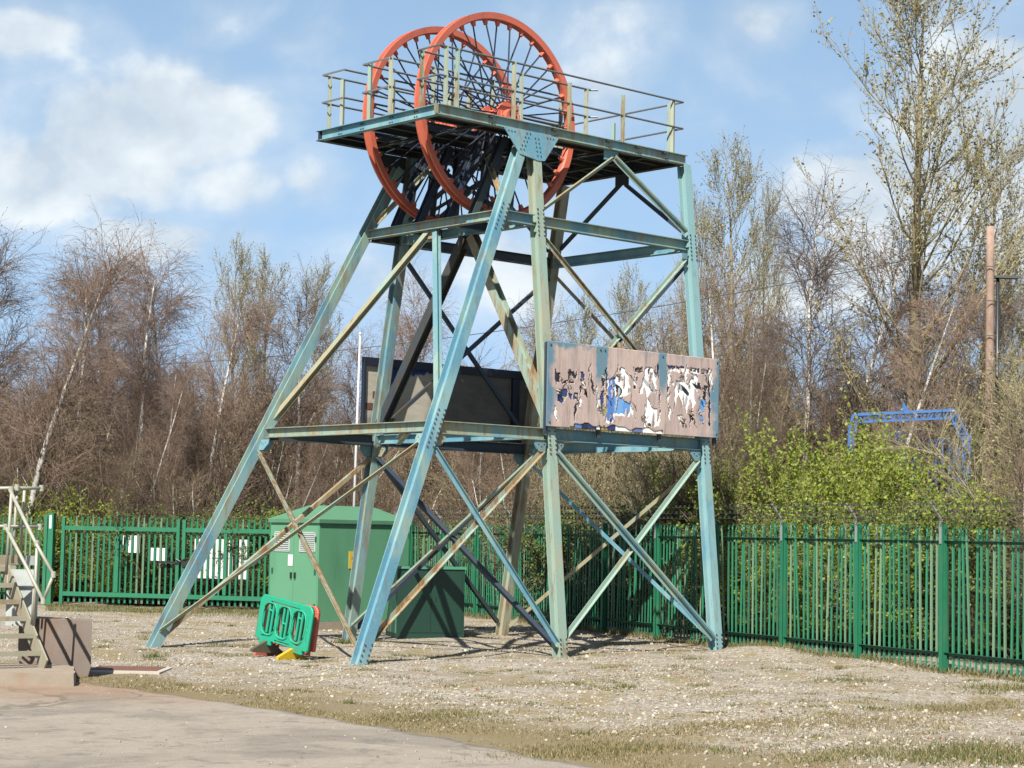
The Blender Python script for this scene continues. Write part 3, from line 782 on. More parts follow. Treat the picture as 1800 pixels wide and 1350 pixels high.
def facing_mat():
    m, t, p = mat('peeling_pink_board')
    ob = t.new('ShaderNodeTexCoord').outputs['Object']
    s = t.new('ShaderNodeSeparateXYZ'); t.l.new(ob, s.inputs[0])
    n1 = t.noise(t.scale(ob, (2.2, 1, .55)), 2.0, 8, .7); n2 = t.noise(ob, 2.3, 6, .6)
    c = t.mix(t.ramp(n1, .35, .7), (.66, .51, .46), (.52, .40, .36))
    c = t.mix(t.math('MULTIPLY', t.ramp(t.noise(t.scale(ob, (3.5, 1, .3), (4, 0, 0)), 2.6, 8, .75), .52, .68), .75), c, (.20, .165, .13))
    c = t.mix(t.math('MULTIPLY', t.ramp(t.noise(t.scale(ob, (9, 1, .5), (7, 0, 0)), 1.6, 7, .8), .50, .64), .38), c, (.17, .14, .12))
    c = t.mix(t.math('MULTIPLY', t.ramp(t.noise(t.scale(ob, (1, 1, .8), (1, 0, 9)), 3.2, 7, .8), .56, .64), .6), c, (.50, .46, .42))
    # blue paint left along edges, the top and two upright strips
    vz = t.math('ABSOLUTE', t.math('SUBTRACT', s.outputs[2], 5.07))
    ux = t.math('ABSOLUTE', t.math('SUBTRACT', s.outputs[0], 4.01))
    nn = t.math('MULTIPLY', t.math('SUBTRACT', n2, .5), .9)
    e1 = t.ramp(t.math('ADD', ux, t.math('MULTIPLY', nn, .8)), 2.16, 2.34)
    e2 = t.math('MULTIPLY', t.ramp(t.math('ADD', vz, t.math('MULTIPLY', nn, .9)), .72, .84), t.math('ADD', .25, t.math('MULTIPLY', t.ramp(t.math('MULTIPLY', s.outputs[0], -1), -3.9, -2.6), .75)))
    st = None
    for x0, w in ((3.05, .17), (4.74, .12)):
        q = t.math('SUBTRACT', 1.0, t.ramp(t.math('ADD', t.math('ABSOLUTE', t.math('SUBTRACT', s.outputs[0], x0)), t.math('MULTIPLY', nn, .35)), w * .7, w * 1.1))
        q = t.math('MULTIPLY', q, t.ramp(t.math('ADD', s.outputs[2], nn), 5.0, 5.35))
        st = q if st is None else t.math('MAXIMUM', st, q)
    bl = t.math('MAXIMUM', t.math('MAXIMUM', e1, e2), st)
    c = t.mix(t.math('MULTIPLY', bl, .92), c, t.mix(n1, (.13, .27, .30), (.10, .26, .42)))
    t.l.new(t.mix(1.0, c, REFL, 'MULTIPLY'), p.inputs['Base Color']); p.inputs['Roughness'].default_value = .85
    b = t.new('ShaderNodeBump', inp={'Strength': .6, 'Distance': .01}); t.l.new(n1, b.inputs['Height']); t.l.new(b.outputs[0], p.inputs['Normal'])
    return m


mm_, t_, p_ = mat('mural_paint')
ca = t_.new('ShaderNodeVertexColor', layer_name='paint')
nz_ = t_.noise(t_.new('ShaderNodeTexCoord').outputs['Object'], 9, 6, .7)
t_.l.new(t_.mix(t_.math('MULTIPLY', t_.ramp(nz_, .5, .7), .25), ca.outputs[0], (.1, .1, .1)), p_.inputs['Base Color']); p_.inputs['Roughness'].default_value = .7
col = np.empty((NU, NV, 3)); col[:] = (.012, .016, .04)
WHT, NVY, DRK = (.80, .80, .78), (.025, .045, .15), (.012, .014, .02)
FILL = [DRK, DRK, NVY, NVY, NVY, DRK, DRK, NVY, NVY, WHT, WHT, (.3, .28, .12), DRK, WHT, WHT, DRK, WHT, NVY, WHT, DRK, DRK, (.1, .28, .55), DRK, DRK, WHT, NVY, DRK, DRK, DRK]
for c_, hp in zip(FILL, HOLES):
    cx_, cy_ = np.mean(hp, 0); col[inpoly(uc, vc, [uv(cx_ + (x - cx_) * 1.4, cy_ + (y - cy_) * 1.3) for x, y in hp])] = c_
for cu_, tri_ in EXTRA:
    mu, mv = np.mean(tri_, 0); col[inpoly(uc, vc, [(mu + (a_ - mu) * 1.6, mv + (b_ - mv) * 1.4) for a_, b_ in tri_])] = (NVY, DRK, WHT, DRK)[int(cu_ * 997) % 4]
for c_, pl in PAINT:
    col[inpoly(ju, jv, [uv(*p) for p in pl])] = c_
lim = (np.sin(uc * 95 + 6 * np.sin(vc * 6 + 1)) + np.sin(vc * 17 + 5 * np.sin(uc * 31))) > 1.25
col[lim & (col[:, :, 0] > .5)] = (.36, .38, .40)
col[(np.sin(uc * 61 + 4 * np.sin(vc * 9)) + np.sin(vc * 13 + 3 * uc) > 1.5) & (col[:, :, 0] > .5)] = DRK
for x0, x1, c_ in BOTTOM:
    u0 = (x0 - 195) / 1465; u1 = (x1 - 195) / 1465
    col[(uc > u0) & (uc < u1) & (vc > .935)] = c_
back = sheet(np.ones((NU, NV), bool), SY + .010, .018, 'sign_board', mm_, HF, col)
sheet(~hole, SY, .006, 'torn_facing', facing_mat(), back)
R_ = np.random.default_rng(5)
curl_m = simple('veneer_curl', (.46, .36, .29), .85, .25, 6, 0, .2, (.16, .13, .10), .6)
for hgl in HOLES:
    us = [uv(*p) for p in hgl]; u0, u1 = min(u for u, v in us), max(u for u, v in us); v0, v1 = min(v for u, v in us), max(v for u, v in us)
    for k_ in range(1 + int((u1 - u0) * 26)):
        u = R_.uniform(u0, u1); x = SX0 + (SX1 - SX0) * u; low_ = R_.random() < .45
        z = SZ1 - (SZ1 - SZ0) * (v1 if low_ else v0); Lc = R_.uniform(.06, .22) * (1 if low_ else -1); wc = R_.uniform(.015, .05); n_c = 5; cu_ = MB()
        vs = []
        for q_ in range(n_c + 1):
            f = q_ / n_c; zz = z + Lc * (.15 + f * .85 - .35 * f * f); yy = SY - .004 - .07 * f * f * R_.uniform(.5, 1.2); sk = .05 * f * R_.normal()
            vs += [(x - wc * (1 - .6 * f) + sk, yy, zz), (x + wc * (1 - .6 * f) + sk, yy - .006, zz)]
        fs_ = [(2 * q_, 2 * q_ + 1, 2 * q_ + 3, 2 * q_ + 2) for q_ in range(n_c)]
        link('veneer_curl', fast_mesh('veneer_curl', np.array(vs), np.array(fs_), curl_m), back)
for x in (SX0 + .05, 3.05, 4.74, SX1 - .05):
    MB().box(x - .04, SY + .056, SZ0 - .15, x + .04, SY + .10, SZ1 - .02).build('batten', M['steel_shaded'], back)
bb = MB()
for x in (SX0 + .08, 3.0, 3.12, 4.74, SX1 - .07):
    for z in (SZ1 - .07, SZ0 + .08):
        bb.frame_box((x, SY - .006, z), (.014, 0, 0), (0, .008, 0), (0, 0, .014))
tag(bb.build('bolt_heads', M['bolt'], back), kind='stuff')


def back_ply_mat():
    m, t, p = mat('board_back_ply')
    ob = t.new('ShaderNodeTexCoord').outputs['Object']
    n1 = t.noise(t.scale(ob, (.6, 1, 3)), 3.0, 8, .75, .6); n2 = t.noise(t.scale(ob, (1, 1, 1), (3, 0, 1.5)), .9, 6, .6)
    s = t.new('ShaderNodeSeparateXYZ'); t.l.new(ob, s.inputs[0])
    c = t.mix(n1, (.30, .27, .21), (.66, .61, .51))
    c = t.mix(t.math('MULTIPLY', t.ramp(n2, .52, .62), .6), c, (.13, .12, .075))
    deck_shade = t.ramp(t.math('ADD', s.outputs[0], t.math('MULTIPLY', t.math('SUBTRACT', n2, .5), 1.2)), 3.1, 3.6)
    c = t.mix(t.math('MULTIPLY', deck_shade, .85), c, t.mix(n1, (.05, .048, .045), (.12, .115, .11)))  # right part of the ply painted darker, like the deck's shadow across it
    up = t.math('MULTIPLY', t.math('SUBTRACT', 1.0, t.ramp(s.outputs[0], 3.85, 4.05)),  t.math('MULTIPLY', t.ramp(t.math('ADD', s.outputs[2], t.math('MULTIPLY', t.math('SUBTRACT', n2, .5), 1.6)), 5.42, 5.5), t.ramp(s.outputs[0], 2.2, 2.4)))
    c = t.mix(up, c, (.018, .045, .17))
    t.l.new(t.mix(1.0, c, REFL, 'MULTIPLY'), p.inputs['Base Color']); p.inputs['Roughness'].default_value = .85
    return m


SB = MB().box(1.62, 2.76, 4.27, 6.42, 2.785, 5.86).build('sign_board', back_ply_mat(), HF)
tag(SB, 'far sign board of bare grey plywood')
tag(back, 'near sign board of peeling pink and blue paint')
MB().box(1.60, 2.70, 5.70, 6.44, 2.757, 5.87).build('batten', M['navy'], SB)
MB().box(1.57, 2.70, 4.25, 1.617, 2.80, 5.87).build('batten', M['navy'], SB)
MB().box(5.75, 2.70, 4.28, 5.95, 2.755, 5.69).build('batten', M['navy'], SB)
for x, z in ((2.0, 5.1), (1.8, 4.85)):
    MB().box(x - .16, 2.752, z - .07, x + .16, 2.757, z + .07).build('patch', M['rustplate'], SB)

# ------------------------------------------------------------------ palisade fences and gate
PALE_W = .066


def pale_mesh(name, h, m):
    w = PALE_W / 2
    pr = [(-w, 0), (-w * .4, .016), (w * .4, .016), (w, 0)]
    rows = [(0, 1.0), (h - .15, 1.0), (h - .09, .55), (h - .05, .95), (h, .12)]
    V = []; F = []
    for z, s in rows:
        V += [(x * s, y, z) for x, y in pr] + [(x * s * .97, y - .004, z) for x, y in reversed(pr)]
    for r in range(len(rows) - 1):
        for j in range(8):
            F.append((r * 8 + j, r * 8 + (j + 1) % 8, (r + 1) * 8 + (j + 1) % 8, (r + 1) * 8 + j))
    F.append(tuple(range(7, -1, -1))); F.append(tuple(range(len(V) - 8, len(V))))
    return MB().add(V, F).mesh(name, m)


PALES = [pale_mesh('pale', 2.46, M[k]) for k in ('green', 'green', 'green', 'green_fade', 'green_fade2', 'green_dark')]


def run_fence(root, pts, arms=True, spacing=2.72, posts_at=None):
    """pales on the far side, rails and posts on the yard side"""
    for a, b in zip(pts, pts[1:]):
        a, b = Vector((*a, 0)), Vector((*b, 0)); L = (b - a).length; d = (b - a).normalized(); n = Vector((-d.y, d.x, 0))
        if n.dot(Vector((CAM[0], CAM[1], 0)) - a) < 0:
            n = -n
        rz = math.atan2(-n.x, n.y) + math.pi
        k = int(L / .15)
        for i in range(k):
            p = a + d * ((i + .5) * L / k)
            z = float(gz(p.x, p.y)) * .5 + .06 + random.uniform(-.012, .012)
            o = link('pale', random.choice(PALES), root, (p.x, p.y, z), (random.gauss(0, .014), random.gauss(0, .010), rz + random.gauss(0, .06)))
        for z in (.33, 2.27):
            MB().prism(a + n * .012 + Vector((0, 0, z)), b + n * .012 + Vector((0, 0, z)), [(0, 0), (.05, 0), (.05, .006), (.006, .006), (.006, -.05), (0, -.05)] if (d.cross(Vector((0, 0, 1)))).dot(n) > 0 else [(0, 0), (-.05, 0), (-.05, .006), (-.006, .006), (-.006, -.05), (0, -.05)], (0, 0, 1)).build('rail', M['green_dark'], root)  # rail colour darkened for the shade under its top leg
        np_ = max(1, round(L / spacing)); tips = []
        for i in range(np_ + 1):
            p = a + d * (L * i / np_) + n * .075
            z0 = float(gz(p.x, p.y))
            q = MB().prism(p + Vector((0, 0, -.1)), p + Vector((0, 0, 2.56)), H_prof(.1, .1, .01, .008), n).build('post', M['green'], root)
            if arms:
                am = MB()
                am.frame_box(p + n * .058 + Vector((0, 0, 2.42)), d * .028, n * .006, (0, 0, .2))
                e = p + n * .30 + Vector((0, 0, 2.92))
                am.prism(p + n * .058 + Vector((0, 0, 2.62)), e, L_prof(.045, .045, .006), d)
                am.build('cranked_arm', M['galv'], q); tips.append((p + n * .06 + Vector((0, 0, 2.64)), e))
        if arms:
            for f in (.1, .5, .95):
                for (p0, e0), (p1, e1) in zip(tips, tips[1:]):
                    s, e = p0.lerp(e0, f), p1.lerp(e1, f)
                    w = MB().tube([s, s.lerp(e, .5) + Vector((0, 0, -.03)), e], .004, 4)
                    for kk in range(14):
                        c = s.lerp(e, (kk + .5) / 14); w.frame_box(c, (.02, 0, 0), (0, .003, .003), (0, -.003, .02))
                    w.build('barbed_wire', M['wire'], root)


F1 = thing('palisade_fence', 'long green steel palisade fence with barbed wire arms behind the headframe and to its right', 'fence')
run_fence(F1, [(14.35, 16.5), (7.38, -2.0), (3.9, -13.9)])
F2 = thing('palisade_fence', 'short stretch of green palisade fence left of the gate, behind the steel steps', 'fence')
gA, gM, gB = at(104, 56.4), at(315, 55.5), at(478, 54.8)
gd = (gA - gM).normalized()
run_fence(F2, [(gA + gd * .45)[:2], (gA + gd * 6.5)[:2]], False)
F3 = thing('palisade_fence', 'green palisade fence stretch between the gate and the big green kiosk', 'fence')
run_fence(F3, [(gB - gd * .3)[:2], (14.3, 16.6)], False)


def gate(p, q, label, first):
    p, q = p.copy(), q.copy(); d = (q - p).normalized(); L = (q - p).length
    n = Vector((-d.y, d.x, 0))
    if n.dot(Vector((CAM[0], CAM[1], 0)) - p) < 0:
        n = -n
    g = thing('palisade_gate', label, 'gate', (0, 0, 0), 0, None)
    rz = math.atan2(-n.x, n.y) + math.pi
    up = Vector((0, 0, 1)); k = int(L / .168)
    for i in range(k):
        c = p + d * ((i + .5) * L / k) - n * .03
        link('pale', random.choice(PALES[:4]), g, (c.x, c.y, .10 + random.uniform(-.006, .006)), (0, 0, rz))
    for z in (.33, 2.2):
        MB().prism(p + d * .05 + up * z, q - d * .05 + up * z, [(-.035, -.06), (.035, -.06), (.035, .06), (-.035, .06)], up).build('frame_rail', M['green'], g)
    for f in (0, .5, 1):
        c = p + d * (.06 if f == 0 else (L - .06 if f == 1 else L * .48)); r = .05
        MB().frame_box(c + up * (1.25 if f != .5 else 1.265), d * r, n * .045, up * (1.24 if f != .5 else .86)).build('frame_stile', M['green'], g)
    return g, p, d, n, L


POSTC = gA + gd * .32
gp_ = MB().frame_box(POSTC + Vector((0, 0, 1.28)), gd * .085, Vector((-gd.y, gd.x, 0)) * .085, (0, 0, 1.33)).build('gate_post', M['green'], None)
tag(gp_, 'thick square green gate post left of the gate with a pale strip near its top', 'gate post')
nn_ = Vector((-gd.y, gd.x, 0)); nn_ = nn_ if nn_.dot(Vector((CAM[0], CAM[1], 0)) - gA) > 0 else -nn_
MB().frame_box(POSTC + nn_ * .09 + Vector((0, 0, 2.36)), gd * .035, nn_ * .004, (0, 0, .19)).build('tape_strip', M['white'], gp_)
g1, p1, d1, n1, L1 = gate(gA, gM + gd * .03, 'left leaf of the green palisade gate with three small white notices', True)
g2, p2, d2, n2, L2 = gate(gM - gd * .03, gB, 'right leaf of the green palisade gate with a large white notice board behind', False)
UP = Vector((0, 0, 1))


def notice(g, p, d, n, x0, x1, z0, z1):
    MB().frame_box(p + d * ((x0 + x1) / 2) - n * .085 + UP * ((z0 + z1) / 2), d * ((x1 - x0) / 2), n * .004, UP * ((z1 - z0) / 2)).build('notice_board', M['white'], g)


def along(px, L):           # picture columns 104..315..478 to metres along each leaf
    return (px - 104) / 211.0 * L


for a_, b_, z0, z1 in ((196, 213, 1.53, 2.02), (218, 242, 1.53, 2.02), (258, 291, 1.32, 1.68)):
    notice(g1, p1, d1, n1, along(a_, L1), along(b_, L1), z0, z1)
al2 = lambda px: (px - 317) / 161.0 * L2
for a_, b_ in ((337, 405), (416, 434)):
    for z0, z1 in ((.86, 1.42), (1.435, 1.96)):
        notice(g2, p2, d2, n2, al2(a_), al2(b_), z0, z1)
lk = MB(); c = gM + n1 * .06 + UP * 1.28
lk.frame_box(c + d1 * -.35, d1 * .3, n1 * .02, UP * .03).frame_box(c + d1 * .2 + UP * -.03, d1 * .13, n1 * .03, UP * .08).tube([c + d1 * -.12 + UP * .1, c + d1 * .02 + UP * .03, c + d1 * .14 + UP * .1], .025, 6)
lk.build('lock_bar', M['black'], g1)

# ------------------------------------------------------------------ kiosk and cabinet
ks = thing('substation_kiosk', 'large light green steel kiosk with pyramid roof and two louvred vents behind the headframe', 'kiosk')
kc = at(557, 45.3)
kr = (Vector((CM[0][0], CM[0][1], 0)).normalized()); kf = Vector((CM[2][0], CM[2][1], 0)).normalized()
ka = rad(47); kR = (kr * math.cos(ka) + kf * math.sin(ka)).normalized(); kL = (-kr * math.sin(ka) + kf * math.cos(ka)).normalized()
LR, LL, KH = 2.85, 1.72, 2.42
kb = MB()
def kbox(u0, u1, v0, v1, z0, z1, mb):
    c = kc + kR * ((u0 + u1) / 2) + kL * ((v0 + v1) / 2) + UP * ((z0 + z1) / 2)
    return mb.frame_box(c, kR * ((u1 - u0) / 2), kL * ((v1 - v0) / 2), UP * ((z1 - z0) / 2))
kbox(0, LR, 0, LL, .16, KH, kb); kb.build('body', M['kiosk'], ks)
kbox(-.06, LR + .06, -.06, LL + .06, -.1, .155, MB()).build('plinth', M['conc'], ks)
rf = MB(); e = .05
rc = [kc + kR * u + kL * v for u, v in ((-e, -e), (LR + e, -e), (LR + e, LL + e), (-e, LL + e))]
cu, cv = LR / 2, LL / 2
tp = [kc + kR * u + kL * v for u, v in ((cu - .75, cv - .3), (cu + .75, cv - .3), (cu + .75, cv + .3), (cu - .75, cv + .3))]
rf.add([p + UP * (KH + .003) for p in rc] + [p + UP * (KH + .09) for p in rc] + [p + UP * (KH + .42) for p in tp], [(0, 1, 2, 3), (8, 9, 10, 11)] + [(i, (i + 1) % 4, 4 + (i + 1) % 4, 4 + i) for i in range(4)] + [(4 + i, 4 + (i + 1) % 4, 8 + (i + 1) % 4, 8 + i) for i in range(4)])
rf.build('roof', M['kiosk_roof'], ks)
for v0 in (.14, LL / 2 + .18):
    dr = kbox(-.008, -.001, LL * (0.02 if v0 < .5 else .51), LL * (.49 if v0 < .5 else .98), .22, KH - .06, MB()).build('door', M['kiosk'], ks)
    for zz in (.5, 1.3, 2.05):
        c = kc + kL * (LL * (.06 if v0 < .5 else .94)) - kR * .02 + UP * zz
        MB().frame_box(c, kR * .012, kL * .022, UP * .06).build('hinge', M['green_dark'], dr)
    MB().frame_box(kc + kL * (LL * (.46 if v0 < .5 else .54)) - kR * .03 + UP * 1.2, kR * .02, kL * .018, UP * .07).build('handle', M['black'], dr)
    fr = MB()
    for i in range(9):
        c = kc + kL * (v0 + .25) - kR * .02 + UP * (KH - .62 + .045 * i)
        fr.frame_box(c, kR * .014 + UP * .008, kL * .24, UP * .008)
    c = kc + kL * (v0 + .25) - kR * .012 + UP * (KH - .44)
    for s in (-1, 1):
        fr.frame_box(c + kL * .26 * s, kR * .012, kL * .018, UP * .23); fr.frame_box(c + UP * .22 * s, kR * .012, kL * .275, UP * .014)
    fr.build('louvre', M['louvre'], dr)
kbox(-.02, -.009, LL * .52, LL * .52 + .16, KH - 1.0, KH - .74, MB()).build('notice_plate', M['white'], ks)
wp = kbox(.93, 1.15, -.014, -.001, 1.38, 1.78, MB()).build('warning_plate', M['yellow'], ks)
bz = kc + kR * 1.04 - kL * .018 + UP * 1.62
MB().poly([bz + kR * .03 + UP * .09, bz - kR * .04 - UP * .02, bz + kR * .0 - UP * .02, bz - kR * .03 - UP * .12, bz + kR * .05 + UP * .01, bz + kR * .005 + UP * .01], -kL, .003).build('lightning_mark', M['black'], wp)

cb = thing('utility_cabinet', 'low dark green steel cabinet in the shade beside the big kiosk', 'cabinet')
cc0 = at(697, 42.4)
ca = rad(14); cR = (kr * math.cos(ca) + kf * math.sin(ca)).normalized(); cL = (-kr * math.sin(ca) + kf * math.cos(ca)).normalized()
CH, CW, CDp = 1.52, 1.48, 1.3
def cbox(u0, u1, v0, v1, z0, z1, mb):
    c = cc0 + cR * ((u0 + u1) / 2) + cL * ((v0 + v1) / 2) + UP * ((z0 + z1) / 2)
    return mb.frame_box(c, cR * ((u1 - u0) / 2), cL * ((v1 - v0) / 2), UP * ((z1 - z0) / 2))
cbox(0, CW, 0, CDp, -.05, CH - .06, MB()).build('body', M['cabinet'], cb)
cbox(-.03, CW + .03, -.03, CDp + .03, CH - .057, CH, MB()).build('lid', M['cabinet_lit'], cb)
cbox(-.012, -.001, .06, CDp - .06, .08, CH - .12, MB()).build('side_panel', M['cabinet_lit'], cb)  # thin sheet carrying the painted sunlit tone of the left side
for u in (.06, CW / 2 + .01):
    d_ = cbox(u, u + CW / 2 - .07, -.012, -.001, .1, CH - .14, MB()).build('door', M['cabinet'], cb)
    cbox(u + (.5 if u < .5 else .08), u + (.52 if u < .5 else .10), -.03, -.013, .78, .88, MB()).build('handle', M['cabinet'], d_)

# ------------------------------------------------------------------ plastic pedestrian barriers
def barrier(label, mats, loc, rz, tilt, feet):
    b = thing('pedestrian_barrier', label, 'barrier', loc, rz)
    b.rotation_euler = (rad(-4), tilt, rz)
    Wd, H0, H1, T = 1.5, .14, 1.0, .03
    NXg, NZg = 100, 58
    X, Zg = np.meshgrid((np.arange(NXg) + .5) / NXg * Wd - Wd / 2, (np.arange(NZg) + .5) / NZg * (H1 - H0) + H0, indexing='ij')
    zc = (H0 + H1) / 2
    rr = .13
    ax, az_ = np.abs(X) - (Wd / 2 - rr), np.abs(Zg - zc) - ((H1 - H0) / 2 - rr)
    keep = ~((ax > 0) & (az_ > 0) & (np.hypot(ax, az_) > rr))
    keep &= ~((Zg < H0 + .07) & ((np.abs(X) > .62) | (np.abs(X + .0) < .28)))
    for cx in (-.42, .0, .42):
        ew = (np.abs(X - cx) / .185) ** 3.5 + (np.abs(Zg - .60) / .27) ** 3.5
        op = ew < 1
        op &= ~((np.abs(X - cx + .045) < .014) | (np.abs(X - cx - .055) < .014))
        op &= ~((np.abs(Zg - .75 + (abs(cx) < .1) * .17) < .013) & (np.abs(X - cx) < .06))
        keep &= ~op
    for (x0, x1, z0, z1) in ((-.45, .4, .90, .915), (-.2, .25, .25, .265), (-.6, -.48, .27, .285), (.4, .52, .27, .285), (.66, .68, .35, .55), (.66, .68, .6, .8), (-.48, -.36, .335, .345), (.36, .48, .335, .345)):
        keep &= ~((X > x0) & (X < x1) & (Zg > z0) & (Zg < z1))
    U, V_ = np.meshgrid(np.arange(NXg + 1) / NXg * Wd - Wd / 2, np.arange(NZg + 1) / NZg * (H1 - H0) + H0, indexing='ij')
    V0 = np.stack((U, np.full_like(U, -T), V_), -1).reshape(-1, 3); V1 = V0 + np.array((0, 2 * T, 0)); n = len(V0)
    I, J = np.nonzero(keep); a = I * (NZg + 1) + J; bb_ = a + NZg + 1
    F = [np.stack((a, bb_, bb_ + 1, a + 1), -1), np.stack((a + 1, bb_ + 1, bb_, a), -1) + n]
    pad = np.zeros((NXg + 2, NZg + 2), bool); pad[1:-1, 1:-1] = keep
    for di, dj, (p, q) in ((-1, 0, (0, 3)), (1, 0, (2, 1)), (0, -1, (1, 0)), (0, 1, (3, 2))):
        e_ = keep & ~pad[1 + di:NXg + 1 + di, 1 + dj:NZg + 1 + dj]
        I2, J2 = np.nonzero(e_); a2 = I2 * (NZg + 1) + J2; cor = (a2, a2 + NZg + 1, a2 + NZg + 2, a2 + 1)
        F.append(np.stack((cor[p], cor[q], cor[q] + n, cor[p] + n), -1))
    me = fast_mesh('panel', np.concatenate((V0, V1)), np.concatenate(F), mats); bmfix(me)
    pn = link('panel', me, b)
    rib = MB()
    for cx in (-.42, .0, .42):                       # raised rounded lips round the openings
        pts = []
        for i in range(25):
            t = 2 * math.pi * i / 24; c_, s_ = math.cos(t), math.sin(t); k = (abs(c_) ** 3 + abs(s_) ** 3) ** (-1 / 3)
            pts.append((cx + .196 * k * c_, -T - .004, .60 + .285 * k * s_))
        rib.tube(pts, .016, 6, 0, False)
    rib.build('lip', mats, b)
    for x, mt in feet:
        MB().poly([(x - .035, -.33, .0), (x - .035, .33, .0), (x - .035, .33, .05), (x - .035, .05, .21), (x - .035, -.05, .21), (x - .035, -.33, .05)], (1, 0, 0), .07).build('foot', mt, b)
    return b


bp = at(491, 34.7)
bang = math.atan2((kr * math.cos(rad(-46)) + kf * math.sin(rad(-46))).y, (kr * math.cos(rad(-46)) + kf * math.sin(rad(-46))).x)
barrier('green plastic pedestrian barrier with three oval openings, leaning on the gravel by the left leg', M['bar_green'], bp + UP * .02, bang, rad(7.5), [(-.40, M['bar_foot']), (.36, M['bar_yellow'])])
barrier('red plastic pedestrian barrier stacked close behind the green one', M['bar_red'], bp + kr * .10 + kf * .22 + UP * -.03, bang, rad(4.0), [(-.5, M['bar_red'])])

# ------------------------------------------------------------------ steel steps at the left edge
sdir = (kf * math.cos(rad(35)) - kr * math.sin(rad(35))).normalized(); sx = Vector((sdir.y, -sdir.x, 0))
s0 = at(79, 28.4, .2)                                   # foot of the right-hand stringer
st = thing('steel_stairs', 'cream painted steel steps with tubular handrails at the left edge, on a concrete slab', 'stairs')
RISE, RUN, NS, SW = .235, .298, 7, 1.25
top = lambda n_: s0 + sdir * (RUN * n_) + UP * (RISE * n_)
for off in (0, -SW):
    p = s0 + sx * off; q = top(6) + sx * off
    MB().prism(p, q, [(-.012, -.14), (.012, -.14), (.012, .14), (-.012, .14)], UP).build('stringer', M['stair'], st)
for i in range(1, NS):
    c = top(i) + sx * (-SW / 2) + UP * -.04
    tr = MB().frame_box(c - sdir * .12, sx * (SW / 2 - .015), sdir * .02, UP * .035).build('tread', M['stair'], st)
    gr = MB()
    for k in range(16):
        gr.frame_box(c + sx * (-SW / 2 + .05 + k * (SW - .1) / 15) - UP * .0, sx * .006, sdir * .1, UP * .018)
    gr.build('grating', M['stairmesh'], tr)
land = MB().frame_box(top(6) + sdir * .5 - sx * (SW / 2 - .1) + UP * -.02, sx * (SW / 2 + .1), sdir * .5, UP * .03).build('landing', M['stair'], st)


def P(px, py, D):
    return Vector(CAM + CM.T @ np.array(((px - 900) / FPX * D, -(py - 675) / FPX * D, D)))


tb = []
def tube(pts, r=.024, name='handrail'):
    return MB().tube(pts, r, 10, 0).build(name, M['tube'], st, True)
D0, D1 = 28.2, 29.0
hrail = tube([P(94, 1010, D0), P(63, 955, D0 + .3), P(17, 860, D1 - .1)], .026)
tube([P(94, 1010, D0), P(76, 1056, D0)], .024)
tube([P(76, 1056, D0), P(50, 1003, D0 + .35), P(10, 926, D1 - .1)], .026, 'mid_rail')
tube([P(-40, 859, D1), P(20, 858, D1), P(73, 858, D1 + .3)], .026)
tube([P(-40, 925, D1), P(10, 925, D1), P(70, 926, D1 + .3)], .024, 'mid_rail')
for a_, b_, d_ in (((20, 868), (11, 1010), D1 - .15), ((30, 858), (22, 990), D1 + .1), ((43, 862), (36, 972), D1 + .3), ((65, 960), (59, 1100), D0 + .3), ((61, 1020), (56, 1098), D0 + .32)):
    tube([P(*a_, d_), P(*b_, d_)], .022, 'rail_post')
for (x, y, d_) in ((94, 1010, D0), (76, 1056, D0), (65, 955, D0 + .3), (20, 860, D1 - .1), (10, 926, D1 - .1), (30, 857, D1), (60, 1025, D0 + .3), (73, 858, D1 + .3), (70, 926, D1 + .3)):
    c = P(x, y, d_); MB().tube([c - UP * .045, c + UP * .045], .036, 10).build('clamp', M['tube'], st)
MB().frame_box(P(10, 984, D1 + .2), sx * .28, sdir * .02, UP * .07).build('kick_plate', M['stair'], st)
MB().frame_box(P(52, 985, D1 + .4), sx * .06, sdir * .05, UP * .07).build('junction_box', M['louvre'], st)

MB().frame_box(P(39, 1050, 29.9), kr * .20, kf * .16, UP * .42).build('side_column', M['louvre'], st)
slab = MB()
sl = at(132, 27.5)
u_, v_ = -kr * math.cos(rad(3)) + kf * math.sin(rad(3)) * -.0, kf
kd = kf + kr * ((128 - 900) / FPX)
pts = [sl, sl - kr * 2.4 + kf * -.02, sl - kr * 2.4 + kd * 1.9, sl + kd * 1.75]
rag = []
for a_, b_ in zip(pts, pts[1:] + pts[:1]):
    for k in range(8):
        c = a_.lerp(b_, k / 8); rag.append((c.x + random.uniform(-.015, .015), c.y + random.uniform(-.015, .015), -.03))
tp_ = [(x + (sl.x - 1.2 - x) * .01, y + (sl.y + .9 - y) * .01, .185 + random.uniform(-.008, .008)) for x, y, z in rag]
kk = len(rag)
slab.add(rag + tp_, [tuple(range(kk, 2 * kk)), tuple(range(kk))] + [(i, (i + 1) % kk, kk + (i + 1) % kk, kk + i) for i in range(kk)])
tag(slab.build('concrete_slab', M['conc'], None), 'low rust stained concrete slab under the foot of the steel steps', 'slab')
bl = MB(); b0, b1 = at(30, 30.1), at(159, 29.3)
bd = (b1 - b0).normalized(); bn = Vector((-bd.y, bd.x, 0)); bn = bn if bn.dot(kf) > 0 else -bn
bn = (kf + kr * ((159 - 900) / FPX)).normalized()
bl.frame_box(b0.lerp(b1, .5) + bn * .35 + UP * .385, bd * ((b1 - b0).length / 2), bn * .35, UP * .445)
tag(bl.build('concrete_block', M['conc_brown'], None), 'brown stained concrete block standing just right of the steel steps', 'block')
pl = thing('drain_cover', 'rusty flat drain cover set in a white concrete surround beside the brown block', 'drain cover')
pc = at(222, 30.6)
MB().frame_box(pc + UP * .015, kr * .62, kf * .62, UP * .03).build('surround', M['conc_white'], pl)
